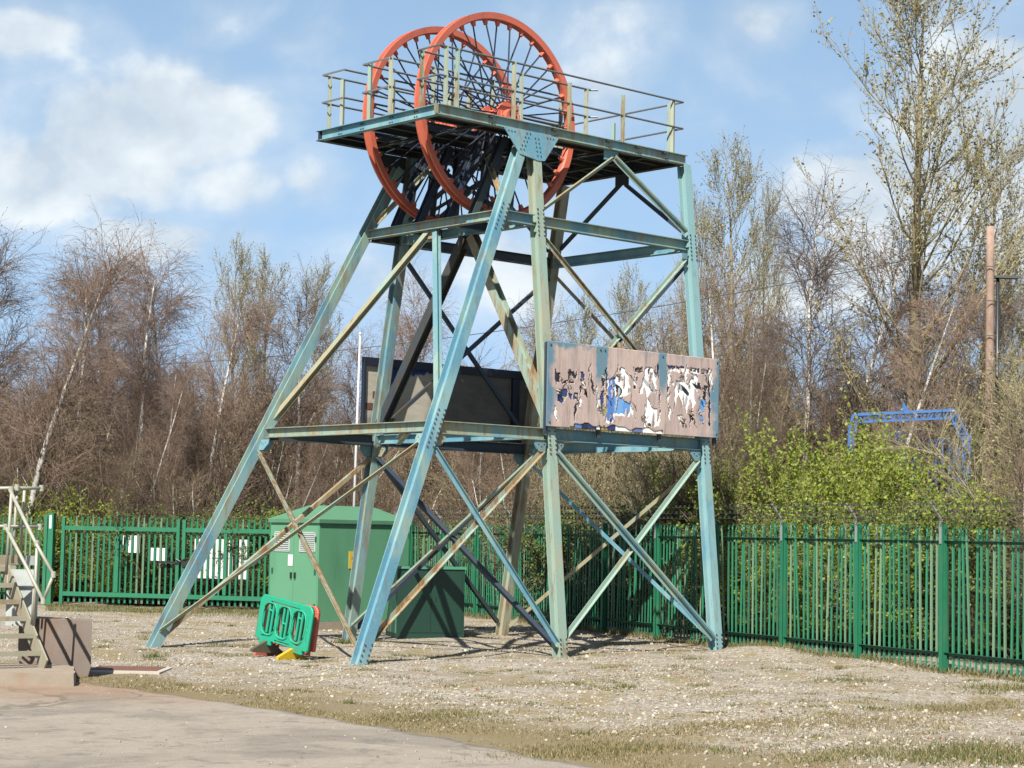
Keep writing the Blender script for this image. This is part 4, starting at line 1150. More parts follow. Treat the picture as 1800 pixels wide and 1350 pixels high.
MB().frame_box(pc + UP * .04 + kf * .12, kr * .52, kf * .45, UP * .012).build('plate', M['rustplate'], pl)

# ------------------------------------------------------------------ poles, lamp, blue arch, wire
f0 = at(616, 57.5); f1 = P(633, 588, 57.5)
fp = MB().tube([f0, f0.lerp(f1, .5), f1], [.045, .038, .03], 12)
fpo = thing('white_pole', 'slim tall white pole standing behind the kiosk and far sign board', 'pole')
fp.build('shaft', M['pole_white'], fpo, True)
MB().tube([f1, f1 + UP * .08], [.05, .02], 10).build('finial', M['pole_white'], fpo)
tp0 = at(1737, 50.0); tt = P(1741, 398, 50.0)
tpo = thing('telegraph_pole', 'reddish wooden telegraph pole among the trees at the right', 'pole')
MB().tube([tp0 + (tt - tp0) * (k / 10) for k in range(11)], [.128 - .003 * k for k in range(11)], 14).build('shaft', M['pole_wood'], tpo, True)
for k in (.03, .06):
    MB().tube([tt.lerp(tp0, k) - kr * .28, tt.lerp(tp0, k) + kr * .2], .02, 6).build('step_iron', M['wire'], tpo)
for k in range(10):
    c = tt.lerp(tp0, .1 + .085 * k); MB().tube([c - kf * .2 - kr * (.12 if k % 2 else -.12), c - kf * .1 + kr * (.2 if k % 2 else -.2)], .012, 6).build('step_iron', M['wire'], tpo)
lp0, lt = at(1749, 53.0), P(1754, 489, 53.0)
lmp = thing('street_lamp', 'dark slim street lamp with flat head right of the reddish pole', 'street lamp')
MB().tube([lp0, lt], [.07, .045], 10).build('post', M['lamp'], lmp, True)
MB().prism(lt - kr * .1 + UP * .03, lt + kr * .55 + UP * .02, [(-.13, -.03), (.13, -.03), (.1, .04), (-.1, .04)], UP).build('lamp_head', M['lamp'], lmp)

ar = thing('blue_arch', 'bright blue steel entrance arch half hidden in the bushes at the right', 'arch')
DA = 52.0
def tr_(p0, p1, w=.12, m='blue', par=ar, name='arch_rail'):
    return MB().prism(p0, p1, [(-w / 2, -w / 2), (w / 2, -w / 2), (w / 2, w / 2), (-w / 2, w / 2)], (UP if abs((p1 - p0).normalized().z) < .9 else kf)).build(name, M[m], par)
oa = [P(1492, 790, DA), P(1493, 752, DA), P(1500, 729, DA), P(1677, 721, DA), P(1703, 770, DA), P(1703, 830, DA)]
ob_ = [P(1499, 790, DA), P(1500, 760, DA), P(1506, 742, DA), P(1672, 735, DA), P(1692, 778, DA), P(1692, 830, DA)]
for a_, b_ in zip(oa, oa[1:]): tr_(a_, b_, .075)
for a_, b_ in zip(ob_, ob_[1:]): tr_(a_, b_, .055)
for k in range(26):
    f, g_ = k / 26, (k + 1) / 26
    tr_(oa[2].lerp(oa[3], f if k % 2 else g_), ob_[2].lerp(ob_[3], g_ if k % 2 else f), .035, 'blue', ar, 'arch_lattice')
for k in range(6):
    f, g_ = k / 6, (k + 1) / 6
    tr_(oa[3].lerp(oa[4], f if k % 2 else g_), ob_[3].lerp(ob_[4], g_ if k % 2 else f), .035, 'blue', ar, 'arch_lattice')
MB().frame_box(P(1698, 800, DA), kr * .13, kf * .1, UP * .5).build('arch_column', M['blue'], ar)
MB().poly([P(1585, 722, DA), P(1598, 722, DA), P(1588, 706, DA)], kf, .03).build('finial', M['blue'], ar)
lgA = at(1497, DA); lgB = at(1698, DA)
tr_(lgA, P(1496, 790, DA), .2, 'blue', ar, 'arch_column'); tr_(lgB, P(1698, 830, DA), .22, 'blue', ar, 'arch_column')
bf = thing('blue_railings', 'blue upright railings standing under the blue arch', 'railings')
DB = 54.5
for i, px in enumerate((1552, 1562, 1575, 1585, 1592, 1607, 1618, 1632, 1645, 1656, 1668, 1680)):
    yt = (752, 755, 752, 752, 760, 752, 772, 775, 775, 772, 780, 782)[i]
    tr_(at(px, DB), P(px, yt, DB), .2 if i in (3, 11) else .07, 'blue', bf, 'bar')
tr_(P(1590, 752, DB), P(1612, 752, DB), .05, 'blue', bf, 'rail'); tr_(P(1615, 774, DB), P(1690, 773, DB), .05, 'blue', bf, 'rail'); tr_(P(1612, 752, DB), P(1622, 774, DB), .12, 'blue', bf, 'rail')
cw = []
ca_, cb_ = tt.lerp(tp0, .04), P(-200, 640, 82)
for k in range(41):
    f = k / 40; c = ca_.lerp(cb_, f); cw.append(c - UP * (1.2 * 4 * f * (1 - f)))
tag(MB().tube(cw, .012, 5).build('overhead_cable', M['wire'], None), 'thin dark overhead cable strung from the reddish pole across the wood', 'cable')


# ------------------------------------------------------------------ trees
def bark(name, c0, c1, dark, amt, sc=3.0):
    m, t, p = mat(name)
    ob = t.new('ShaderNodeTexCoord').outputs['Object']; rnd = t.new('ShaderNodeObjectInfo').outputs['Random']
    c = t.mix(t.noise(t.scale(ob, (1, 1, .3)), sc * 2, 4), c0, c1)
    c = t.mix(t.math('MULTIPLY', t.ramp(t.noise(t.scale(ob, (1, 1, 3.5)), sc, 6, .75), .50, .62), amt), c, dark)
    hv = t.new('ShaderNodeHueSaturation'); t.l.new(c, hv.inputs['Color']); t.l.new(t.math('ADD', .65, t.math('MULTIPLY', rnd, .75)), hv.inputs['Value'])
    t.l.new(t.mix(1.0, hv.outputs[0], REFL, 'MULTIPLY'), p.inputs['Base Color']); p.inputs['Roughness'].default_value = .85
    return m


def leafm(name, c0, c1, tr=.25):
    m, t, p = mat(name)
    g = t.new('ShaderNodeNewGeometry'); n = t.noise(t.new('ShaderNodeTexCoord').outputs['Object'], 3.0, 3)
    c = t.mix(t.math('ADD', t.math('MULTIPLY', g.outputs['Random Per Island'], .7), t.math('MULTIPLY', n, .3)), c0, c1)
    t.l.new(t.mix(1.0, c, REFL, 'MULTIPLY'), p.inputs['Base Color']); p.inputs['Roughness'].default_value = .6
    tl = t.new('ShaderNodeBsdfTranslucent'); t.l.new(t.mix(1.0, c, REFL, 'MULTIPLY'), tl.inputs[0])
    mx = t.new('ShaderNodeMixShader', inp={0: tr}); t.l.new(p.outputs[0], mx.inputs[1]); t.l.new(tl.outputs[0], mx.inputs[2])
    o = [n_ for n_ in t.n if n_.type == 'OUTPUT_MATERIAL'][0]; t.l.new(mx.outputs[0], o.inputs[0])
    return m


B_BIRCH = bark('birch_bark', (.56, .53, .47), (.70, .68, .63), (.09, .075, .06), .85, 4)
B_BROWN = bark('brown_bark', (.20, .155, .115), (.30, .24, .18), (.10, .08, .05), .6)
B_POP = bark('poplar_bark', (.21, .175, .11), (.30, .26, .17), (.10, .085, .05), .6)
T_BIRCH = bark('birch_twig', (.20, .135, .10), (.33, .235, .175), (.09, .06, .05), .5)
T_BROWN = bark('brown_twig', (.19, .13, .09), (.31, .225, .16), (.11, .075, .05), .5)
T_POP = bark('poplar_twig', (.24, .20, .115), (.36, .31, .18), (.14, .11, .06), .4)
L_CAT = leafm('young_leaf_olive', (.33, .29, .12), (.50, .45, .22))
L_GRN = leafm('spring_leaf_green', (.25, .35, .035), (.55, .63, .11), .5)
L_DRK = leafm('bramble_leaf_green', (.04, .085, .018), (.18, .27, .05))
L_RED = leafm('catkin_brown', (.15, .075, .05), (.26, .15, .10))


def norm(a):
    return a / np.maximum(np.linalg.norm(a, axis=-1, keepdims=True), 1e-9)


def grow(R, st_, di, ln, nseg, wander, trop):
    """polylines: start, direction, length (arrays) -> points (n, nseg+1, 3)"""
    n = len(st_); pts = np.empty((n, nseg + 1, 3)); pts[:, 0] = st_; d = norm(di); step = (ln / nseg)[:, None]
    for k in range(nseg):
        d = norm(d + R.normal(0, wander, (n, 3)) + np.asarray(trop))
        pts[:, k + 1] = pts[:, k] + d * step
    return pts


def kids(R, pts, m, t0, t1, angle, jit=.25):
    """m children on every parent: start points, directions, t"""
    n, k1, _ = pts.shape; k = k1 - 1
    t = (t0 + (t1 - t0) * (np.arange(m)[None, :] + R.random((n, m))) / m)
    f = np.clip(t * k, 0, k - 1e-6); i = f.astype(int); fr = (f - i)[..., None]
    ix = np.arange(n)[:, None]
    p = pts[ix, i] * (1 - fr) + pts[ix, i + 1] * fr
    tg = norm(pts[ix, i + 1] - pts[ix, i])
    rv = norm(np.cross(tg, R.normal(size=tg.shape)))
    a = angle + R.normal(0, jit, (n, m)); a = a[..., None]
    d = tg * np.cos(a) + rv * np.sin(a)
    return p.reshape(-1, 3), d.reshape(-1, 3), t.reshape(-1), np.repeat(np.arange(n), m)


def tubes(pts, r0, r1, sides):
    n, k1, _ = pts.shape
    d = norm(pts[:, -1] - pts[:, 0]); ref = np.where(np.abs(d[:, 2:3]) < .9, np.array([[0, 0, 1.0]]), np.array([[1.0, 0, 0]]))
    x = norm(np.cross(d, ref)); y = np.cross(x, d)
    w = np.linspace(0, 1, k1)[None, :, None]; rr = r0[:, None, None] * (1 - w) + r1[:, None, None] * w
    an = np.arange(sides) * 2 * math.pi / sides
    off = x[:, None, None, :] * np.cos(an)[None, None, :, None] + y[:, None, None, :] * np.sin(an)[None, None, :, None]
    V = pts[:, :, None, :] + off * rr[..., None]
    idx = np.arange(n * k1 * sides).reshape(n, k1, sides)
    a = idx[:, :-1]; b = np.roll(a, -1, 2); c = idx[:, 1:]; e = np.roll(c, -1, 2)
    F = np.stack((a, b, e, c), -1).reshape(-1, 4)
    return V.reshape(-1, 3), F


def cards(R, p, s, el=1.6):
    """leaf-sized quads"""
    n = len(p); a = norm(R.normal(size=(n, 3))); b = norm(np.cross(a, R.normal(size=(n, 3))))
    s = (s * R.uniform(.6, 1.4, n))[:, None]
    a, b = a * s * el / 2, b * s / 2
    V = np.stack((p - a, p + b, p + a, p - b), 1).reshape(-1, 3)
    return V, np.arange(4 * n).reshape(n, 4)


def join(parts):
    V, F, Mi = [], [], []; o = 0
    for v, f, m in parts:
        V.append(v); F.append(f + o); Mi.append(np.full(len(f), m)); o += len(v)
    return np.concatenate(V), np.concatenate(F), np.concatenate(Mi)


def tree_mesh(kind, seed):
    R = np.random.default_rng(seed)
    if kind == 'birch':
        h = 10.0
        t0 = grow(R, np.zeros((1, 3)), np.array([[R.normal(0, .06), R.normal(0, .06), 1]]), np.array([h]), 16, .035, (0, 0, .03))
        tr = [(*tubes(t0, np.array([.12]), np.array([.018]), 8), 0)]
        p, d, t, _ = kids(R, t0, 34, .22, .98, .75, .18)
        l1 = grow(R, p, d, 2.9 * (1.05 - t * .75) * R.uniform(.6, 1.2, len(p)), 7, .10, (0, 0, .07)); r1 = .028 * (1.05 - t * .8)
        tr.append((*tubes(l1, r1, r1 * .25, 5), 1))
        p, d, t, ix = kids(R, l1, 9, .15, 1, .6); l2 = grow(R, p, d, 1.0 * R.uniform(.4, 1.3, len(p)), 4, .12, (0, 0, .02))
        cr = [(*tubes(l2, np.full(len(p), .010), np.full(len(p), .005), 3), 0)]
        p, d, t, _ = kids(R, l2, 6, .15, 1, .55); l3 = grow(R, p, d, .62 * R.uniform(.4, 1.4, len(p)), 3, .12, (0, 0, -.16))
        cr.append((*tubes(l3, np.full(len(p), .0052), np.full(len(p), .0028), 3), 0))
        p, d, t, _ = kids(R, l3, 2, .2, 1, .5); l4 = grow(R, p, d, .38 * R.uniform(.4, 1.4, len(p)), 2, .1, (0, 0, -.25))
        cr.append((*tubes(l4, np.full(len(p), .0036), np.full(len(p), .002), 3), 0))
        q = l4[R.random(len(l4)) < .3][:, -1]; cr.append((*cards(R, q, np.full(len(q), .028), 2.0), 1))
        return (join(tr), [B_BIRCH, T_BIRCH]), (join(cr), [T_BIRCH, L_RED])
    if kind == 'poplar':
        h = 14.0
        t0 = grow(R, np.zeros((1, 3)), np.array([[R.normal(0, .03), R.normal(0, .03), 1]]), np.array([h]), 18, .02, (0, 0, .04))
        tr = [(*tubes(t0, np.array([.19]), np.array([.015]), 9), 0)]
        p, d, t, _ = kids(R, t0, 58, .10, .98, .70, .14)
        l1 = grow(R, p, d, 6.3 * (1.02 - t * .80) * R.uniform(.55, 1.15, len(p)), 9, .06, (0, 0, .085)); r1 = .05 * (1.05 - t * .85)
        tr.append((*tubes(l1, r1, r1 * .15, 5), 1))
        p, d, t, ix = kids(R, l1, 8, .2, 1, .6, .15); l2 = grow(R, p, d, 1.25 * (1.1 - .5 * t) * R.uniform(.4, 1.2, len(p)), 4, .08, (0, 0, .16))
        cr = [(*tubes(l2, np.full(len(p), .010), np.full(len(p), .004), 3), 0)]
        p, d, t, _ = kids(R, l2, 7, .15, 1, .6); l3 = grow(R, p, d, .45 * R.uniform(.4, 1.4, len(p)), 2, .1, (0, 0, .15))
        cr.append((*tubes(l3, np.full(len(p), .0052), np.full(len(p), .003), 3), 0))
        p, d, t, _ = kids(R, l3, 4, .1, 1.0, .8)
        keep = R.random(len(p)) < .78; q = p[keep] + d[keep] * .04
        cr.append((*cards(R, q, np.full(len(q), .043), 1.7), 1))
        return (join(tr), [B_POP, T_POP]), (join(cr), [T_POP, L_CAT])
    if kind == 'sapling':          # multi-stemmed bare thicket tree, 6 m
        n = 7; az_ = R.uniform(0, 6.28, n); tl = R.uniform(.03, .28, n)
        st_ = np.stack((np.cos(az_), np.sin(az_), 0 * az_), 1) * .35; di = np.stack((np.cos(az_) * tl, np.sin(az_) * tl, 1 + 0 * tl), 1)
        t0 = grow(R, st_, di, R.uniform(3.6, 6.2, n), 8, .06, (0, 0, .03))
        tr = [(*tubes(t0, R.uniform(.028, .06, n), np.full(n, .012), 5), 0)]
        p, d, t, _ = kids(R, t0, 20, .12, 1, .6, .2); l1 = grow(R, p, d, 1.5 * (1.1 - t * .6) * R.uniform(.5, 1.2, len(p)), 5, .1, (0, 0, .07))
        cr = [(*tubes(l1, np.full(len(p), .010), np.full(len(p), .005), 3), 0)]
        p, d, t, _ = kids(R, l1, 6, .1, 1, .5); l2 = grow(R, p, d, .62 * R.uniform(.4, 1.4, len(p)), 3, .14, (0, 0, .03))
        cr.append((*tubes(l2, np.full(len(p), .007), np.full(len(p), .004), 3), 0))
        p, d, t, _ = kids(R, l2, 4, .1, 1, .45); l3 = grow(R, p, d, .33 * R.uniform(.4, 1.4, len(p)), 2, .12, (0, 0, .0))
        cr.append((*tubes(l3, np.full(len(p), .0038), np.full(len(p), .002), 3), 0))
        q = l3[R.random(len(l3)) < (.7 if seed == 33 else .15)][:, -1]; cr.append((*cards(R, q, np.full(len(q), .03), 1.6), 1))
        tw = T_POP if seed == 33 else T_BROWN
        if seed == 32: return (join(tr), [B_BIRCH, tw]), (join(cr), [tw, L_CAT])
        return (join(tr), [B_BROWN, tw]), (join(cr), [tw, L_CAT])
    # leafy bush, about 2.5 m
    n = 22; az_ = R.uniform(0, 6.28, n); tl = R.uniform(.1, .9, n)
    st_ = np.stack((np.cos(az_), np.sin(az_), 0 * az_), 1) * R.uniform(.1, .8, n)[:, None]; di = np.stack((np.cos(az_) * tl, np.sin(az_) * tl, 1 + 0 * tl), 1)
    t0 = grow(R, st_, di, R.uniform(1.6, 2.9, n), 6, .1, (0, 0, .0))
    tr = [(*tubes(t0, R.uniform(.012, .022, n), np.full(n, .005), 4), 0)]
    p, d, t, _ = kids(R, t0, 14, .1, 1, .7); l1 = grow(R, p, d, .9 * R.uniform(.4, 1.2, len(p)), 4, .15, (0, 0, .03))
    cr = [(*tubes(l1, np.full(len(p), .006), np.full(len(p), .003), 3), 0)]
    p, d, t, _ = kids(R, l1, 8, .1, 1, .7); l2 = grow(R, p, d, .34 * R.uniform(.4, 1.4, len(p)), 2, .15, (0, 0, 0))
    cr.append((*tubes(l2, np.full(len(p), .0036), np.full(len(p), .002), 3), 0))
    p, d, t, _ = kids(R, l2, 13, .05, 1, .8); k = {'bush': .85, 'bramble': .6}[kind]
    cl = np.sin(p[:, 0] * 2.3 + seed) + np.sin(p[:, 1] * 2.7) + np.sin(p[:, 2] * 3.1 + 1) + R.normal(0, .8, len(p))
    q = p[cl > {'bush': -2.2, 'bramble': .2}[kind]]; cr.append((*cards(R, q + R.normal(0, .02, q.shape), np.full(len(q), {'bush': .040, 'bramble': .045}[kind]), 1.3), 1))
    return (join(tr), [T_BROWN]), (join(cr), [T_BROWN, {'bush': L_GRN, 'bramble': L_DRK}[kind]])


LIB = {}
for kind, seeds in (('birch', (11, 12, 13)), ('poplar', (21, 22)), ('sapling', (31, 32, 33)), ('bush', (41, 42)), ('bramble', (51, 52))):
    LIB[kind] = []
    for s_ in seeds:
        (tr, tm), (cr, cm) = tree_mesh(kind, s_)
        LIB[kind].append((fast_mesh(kind + '_trunk', tr[0], tr[1], tm, tr[2], True), fast_mesh(kind + '_crown', cr[0], cr[1], cm, cr[2], True)))
HGT = {'birch': 11.3, 'poplar': 15.2, 'sapling': 6.8, 'bush': 3.0, 'bramble': 2.7}


def tree(kind, var, px, D, h, label, name, cat='tree', group=None, lean=(0, 0), rz=None, wid=1.0):
    p = at(px, D); s = h / HGT[kind]
    o = thing(name, label, cat, (p.x, p.y, 0), random.uniform(0, 6.28) if rz is None else rz, group)
    o.scale = (s * wid, s * wid, s)
    if lean != (0, 0):
        ax = kr * lean[0] + kf * lean[1]                 # lean towards picture right / away
        q = Vector((0, 0, 1)).rotation_difference((UP + ax).normalized())
        o.rotation_mode = 'QUATERNION'; o.rotation_quaternion = q @ Matrix.Rotation(random.uniform(0, 6.28), 3, 'Z').to_quaternion()
    a, b = LIB[kind][var % len(LIB[kind])]
    link('trunk' if cat == 'tree' else 'stems', a, o); link('crown', b, o)
    return o


def htop(py, px, D):
    return CAM[2] + (941 + .019 * (px - 900) - py) * D / FPX


G_B, G_P, G_S = 'bare birches in the wood', 'poplars coming into leaf', 'bare multi-stemmed saplings in the wood'
# (kind, variant, column, depth, top row, lean, width, label)
TREES = [
    ('birch', 0, 22, 59.5, 350, (.22, 0), 1.0, 'white trunked birch leaning right above the steel steps, tallest at the left'),
    ('birch', 1, -25, 63, 385, (.03, 0), 1.1, 'bare birch at the far left edge, cut by the picture border'),
    ('birch', 2, 88, 66, 405, (0, 0), 1.0, 'bare birch just right of the leaning white birch above the gate post'),
    ('birch', 0, 160, 68, 425, (.02, 0), 1.1, 'bare reddish birch standing behind the left gate leaf'),
    ('birch', 1, 232, 64, 412, (-.03, 0), 1.0, 'bare birch with drooping twigs above the small white notices'),
    ('birch', 2, 285, 70, 440, (.0, 0), 1.1, 'bare birch above the middle of the gate'),
    ('birch', 0, 345, 63, 470, (.1, 0), 1.0, 'pale stemmed birch leaning right above the big notice board'),
    ('poplar', 0, 400, 72, 418, (0, 0), .8, 'upright bare poplar left of the raked leg, tallest of the middle wood'),
    ('poplar', 1, 468, 74, 440, (0, 0), .8, 'upright bare poplar just left of the raked legs'),
    ('birch', 1, 520, 66, 470, (.02, 0), 1.0, 'bare birch behind the raked left leg of the headframe'),
    ('poplar', 0, 560, 78, 455, (0, 0), .7, 'thin bare poplar between the raked leg and the white pole'),
    ('birch', 2, 610, 70, 560, (.05, 0), 1.0, 'low bare birch beside the white pole'),
    ('birch', 1, 745, 76, 470, (.0, 0), .9, 'sparse bare birch seen through the middle of the headframe'),
    ('birch', 0, 690, 84, 520, (.05, 0), .8, 'faint bare birch between the two left legs of the headframe'),
    ('birch', 2, 860, 80, 500, (.1, 0), .9, 'sparse bare birch behind the centre of the headframe, above the far sign board'),
    ('poplar', 1, 940, 78, 555, (0, 0), .9, 'tan poplar behind the middle upright leg'),
    ('poplar', 0, 1020, 74, 520, (0, 0), .9, 'tan poplar above the left half of the pink sign board'),
    ('poplar', 1, 1110, 70, 470, (0, 0), .8, 'tan poplar above the right half of the pink sign board'),
    ('birch', 1, 1175, 62, 520, (0, 0), .9, 'bare birch behind the right upright leg of the headframe'),
    ('poplar', 0, 1205, 64, 330, (.0, 0), .6, 'slim poplar rising just left of the right upright leg'),
    ('poplar', 1, 1262, 60, 232, (.0, 0), .85, 'tall poplar with young leaf just right of the right upright leg'),
    ('birch', 2, 1240, 56, 420, (.0, 0), .9, 'white stemmed birch close to the right of the right upright leg'),
    ('poplar', 0, 1345, 70, 320, (.0, 0), .6, 'thin sparse poplar between the tall young poplar and the big one'),
    ('birch', 0, 1300, 55, 500, (.05, 0), .9, 'white stemmed birch behind the fence right of the pink sign board'),
    ('birch', 1, 1395, 60, 296, (.0, 0), 1.0, 'bare drooping birch left of the huge poplar'),
    ('birch', 2, 1455, 57, 350, (.16, 0), 1.0, 'birch with bright white leaning stem above the green bush'),
    ('birch', 0, 1500, 53, 420, (.3, 0), .9, 'white birch leaning far right above the blue arch'),
    ('poplar', 1, 1612, 56, -110, (.02, 0), 1.15, 'huge poplar coming into leaf at the right, rising out of the picture'),
    ('poplar', 0, 1690, 62, 215, (.13, 0), 1.0, 'tall poplar leaning out to the right of the huge one'),
    ('birch', 2, 1640, 60, 470, (.05, 0), 1.0, 'bare reddish birch behind the blue arch'),
    ('birch', 1, 1715, 58, 420, (.0, 0), .9, 'bare birch just left of the reddish pole'),
    ('poplar', 1, 1790, 66, 470, (.0, 0), .9, 'low tan poplar at the right edge behind the street lamp'),
    ('birch', 1, 190, 60.5, 590, (.14, 0), .7, 'slender white stem leaning right just behind the left gate leaf, leftmost of three'),
    ('birch', 2, 222, 60.0, 620, (.18, 0), .7, 'slender white stem leaning right just behind the left gate leaf, middle of three'),
    ('birch', 0, 262, 61.0, 600, (.10, 0), .7, 'slender white stem behind the left gate leaf, rightmost of three'),
    ('birch', 1, 462, 59.5, 700, (.42, 0), .6, 'short white birch leaning hard right beside the big kiosk roof'),
    ('birch', 2, 800, 62.0, 660, (.12, 0), .7, 'thin white birch behind the low dark cabinet'),
    ('birch', 0, 905, 57.0, 640, (-.10, 0), .7, 'thin white birch behind the fence left of the middle upright leg'),
    ('birch', 1, 1295, 47.5, 560, (.06, 0), .6, 'thin crooked white birch close behind the fence, right of the pink sign board'),
    ('poplar', 0, 1850, 60, 400, (.0, 0), .9, 'poplar at the far right, cut by the picture border'),
]
for kind, var, px, D, py, lean, wid, lab in TREES:
    hh = htop(py, px, D)
    tree(kind, var, px, D, hh, lab, kind + '_tree', 'tree', G_B if kind == 'birch' else G_P, lean, None, wid)

BUSH = [
    (1350, 45.0, 4.0, 'bush', 'light green bush nearest the right leg, behind the fence'), (1395, 44.6, 4.5, 'bush', 'light green bush behind the first fence arm right of the headframe'),
    (1455, 43.6, 4.7, 'bush', 'light green bush just left of the second fence arm'), (1510, 42.8, 4.3, 'bush', 'light green bush in front of the left end of the blue arch'),
    (1575, 42.0, 3.6, 'bush', 'light green bush below the left part of the blue railings'), (1630, 41.5, 3.0, 'bush', 'low green bush below the right part of the blue railings'),
    (130, 60.0, 3.6, 'bush', 'small green bush above the left end of the gate'), (1455, 46.5, 5.0, 'bush', 'tallest light green bush, behind the second fence arm from the headframe'), (1385, 47.5, 4.9, 'bush', 'light green bush rising farthest back beside the right leg')]
for i, (px, D, h, k, lab) in enumerate(BUSH):
    D += 2.3 if px > 1000 else 0
    tree(k, i, px, D, h, lab, 'hawthorn_bush', 'bush', 'green bushes behind the fence', (0, 0), None, .92)


# ------------------------------------------------------------------ masses: thicket, undergrowth, gravel, grass
def scatter(name, label, P_, rot, scl, idx, objs):
    """one stuff object that instances objs on points"""
    me = bpy.data.meshes.new(name); me.vertices.add(len(P_)); me.vertices.foreach_set('co', np.ascontiguousarray(P_, np.float32).ravel())
    a = me.attributes.new('rot', 'FLOAT_VECTOR', 'POINT'); a.data.foreach_set('vector', np.ascontiguousarray(rot, np.float32).ravel())
    a = me.attributes.new('scl', 'FLOAT_VECTOR', 'POINT'); a.data.foreach_set('vector', np.ascontiguousarray(scl, np.float32).ravel())
    a = me.attributes.new('pick', 'INT', 'POINT'); a.data.foreach_set('value', np.ascontiguousarray(idx, np.int32))
    me.update()
    ng = bpy.data.node_groups.new(name, 'GeometryNodeTree')
    ng.interface.new_socket('Geometry', in_out='INPUT', socket_type='NodeSocketGeometry'); ng.interface.new_socket('Geometry', in_out='OUTPUT', socket_type='NodeSocketGeometry')
    N = ng.nodes; L = ng.links; gi = N.new('NodeGroupInput'); go = N.new('NodeGroupOutput'); jn = N.new('GeometryNodeJoinGeometry'); L.new(jn.outputs[0], go.inputs[0])
    def attr(nm, ty):
        n = N.new('GeometryNodeInputNamedAttribute'); n.data_type = ty; n.inputs['Name'].default_value = nm
        return n.outputs['Attribute']
    for i, o_ in enumerate(objs):
        oi = N.new('GeometryNodeObjectInfo'); oi.inputs['Object'].default_value = o_; oi.transform_space = 'ORIGINAL'
        cp = N.new('FunctionNodeCompare'); cp.data_type = 'INT'; cp.operation = 'EQUAL'
        ii = [s for s in cp.inputs if s.type == 'INT']; L.new(attr('pick', 'INT'), ii[0]); ii[1].default_value = i
        ip = N.new('GeometryNodeInstanceOnPoints'); L.new(gi.outputs[0], ip.inputs['Points']); L.new(cp.outputs[0], ip.inputs['Selection'])
        L.new(oi.outputs['Geometry'], ip.inputs['Instance']); L.new(attr('rot', 'FLOAT_VECTOR'), ip.inputs['Rotation']); L.new(attr('scl', 'FLOAT_VECTOR'), ip.inputs['Scale'])
        L.new(ip.outputs[0], jn.inputs[0])
    o = link(name, me); md = o.modifiers.new('scatter', 'NODES'); md.node_group = ng
    return tag(o, label, None, None, 'stuff')


def src(name, me):
    return bpy.data.objects.new(name, me)             # a source shape that the masses repeat; it stands nowhere itself


def merged(kind, var):
    a, b = LIB[kind][var]
    def arr(me):
        v = np.empty(len(me.vertices) * 3, np.float32); me.vertices.foreach_get('co', v)
        f = np.empty(len(me.loops), np.int32); me.loops.foreach_get('vertex_index', f)
        m = np.empty(len(me.polygons), np.int32); me.polygons.foreach_get('material_index', m)
        return v.reshape(-1, 3), f.reshape(-1, 4), m
    v0, f0, m0 = arr(a); v1, f1, m1 = arr(b); k = len(a.materials)
    return fast_mesh(kind + '_whole', np.concatenate((v0, v1)), np.concatenate((f0, f1 + len(v0))), list(a.materials) + list(b.materials), np.concatenate((m0, m1 + k)), True)


SAP = [src('sapling_shape', merged('sapling', i)) for i in range(3)]
BRA = [src('bramble_shape', merged('bramble', i)) for i in range(2)]
BUS = [src('bush_shape', merged('bush', i)) for i in range(2)]
def fence_depth(px):
    """depth of the boundary at a picture column"""
    return np.interp(px, (-200, 104, 478, 726, 870, 1000, 1270, 1483, 1655, 1800, 2000), (57.2, 56.4, 54.8, 59.8, 53.2, 47.7, 41.0, 37.4, 34.8, 32.7, 30.3))


R = np.random.default_rng(99)
PT, SC_, ID = [], [], []
def sky_top(px):           # how high the closed part of the wood reaches, picture row
    return np.interp(px, (-200, 0, 100, 300, 480, 620, 700, 850, 960, 1100, 1200, 1350, 1500, 1650, 1800, 2000), (640, 640, 650, 650, 650, 690, 720, 710, 660, 650, 620, 640, 680, 700, 690, 680))
for k in range(235):
    px = R.uniform(-120, 1920); fd = fence_depth(px); D = fd + 3.0 + 26 * R.random() ** 1.3
    h = htop(sky_top(px) + R.normal(30, 45), px, D)
    h = min(h, 3.0 + (D - fd) * .42)
    if D < fd + 9 and R.random() < .5: continue
    if 1270 < px < 1800 and D < 55.5: continue
    PT.append(at(px, D)); s = max(h, 2.0) / 6.0; SC_.append((s * R.uniform(.9, 1.3), s * R.uniform(.9, 1.3), s)); ID.append(2 if R.random() < (.6 if px > 900 else .12) else R.integers(0, 2))
n_ = len(PT)
rot = np.zeros((n_, 3)); rot[:, 2] = R.uniform(0, 6.28, n_); rot[:, :2] = R.normal(0, .05, (n_, 2))
scatter('woodland_thicket', 'dense bare brown saplings filling the wood behind the fence', np.array(PT), rot, np.array(SC_), np.array(ID), SAP)
PT, SC_, ID = [], [], []
for k in range(260):
    px = R.uniform(-120, 1900); fd = fence_depth(px); D = fd + (2.2 if px < 600 else 4.6) + 4.0 * R.random()
    PT.append(at(px, D)); s = R.uniform(.45, .95) * (1.15 if px > 1000 else 1.05); SC_.append((s * 1.2, s * 1.2, s)); ID.append((R.integers(0, 2) if R.random() < .7 else 2 + R.integers(0, 2)) if px > 1290 or px < 500 else (R.integers(0, 2) if R.random() < .45 else 4 + R.integers(0, 2)))
    if ID[-1] > 3: SC_[-1] = tuple(v * .62 for v in SC_[-1])
n_ = len(PT); rot = np.zeros((n_, 3)); rot[:, 2] = R.uniform(0, 6.28, n_)
scatter('undergrowth', 'tangled brambles and low green growth pressed against the back of the fence', np.array(PT), rot, np.array(SC_), np.array(ID), BRA + BUS + SAP[:2])


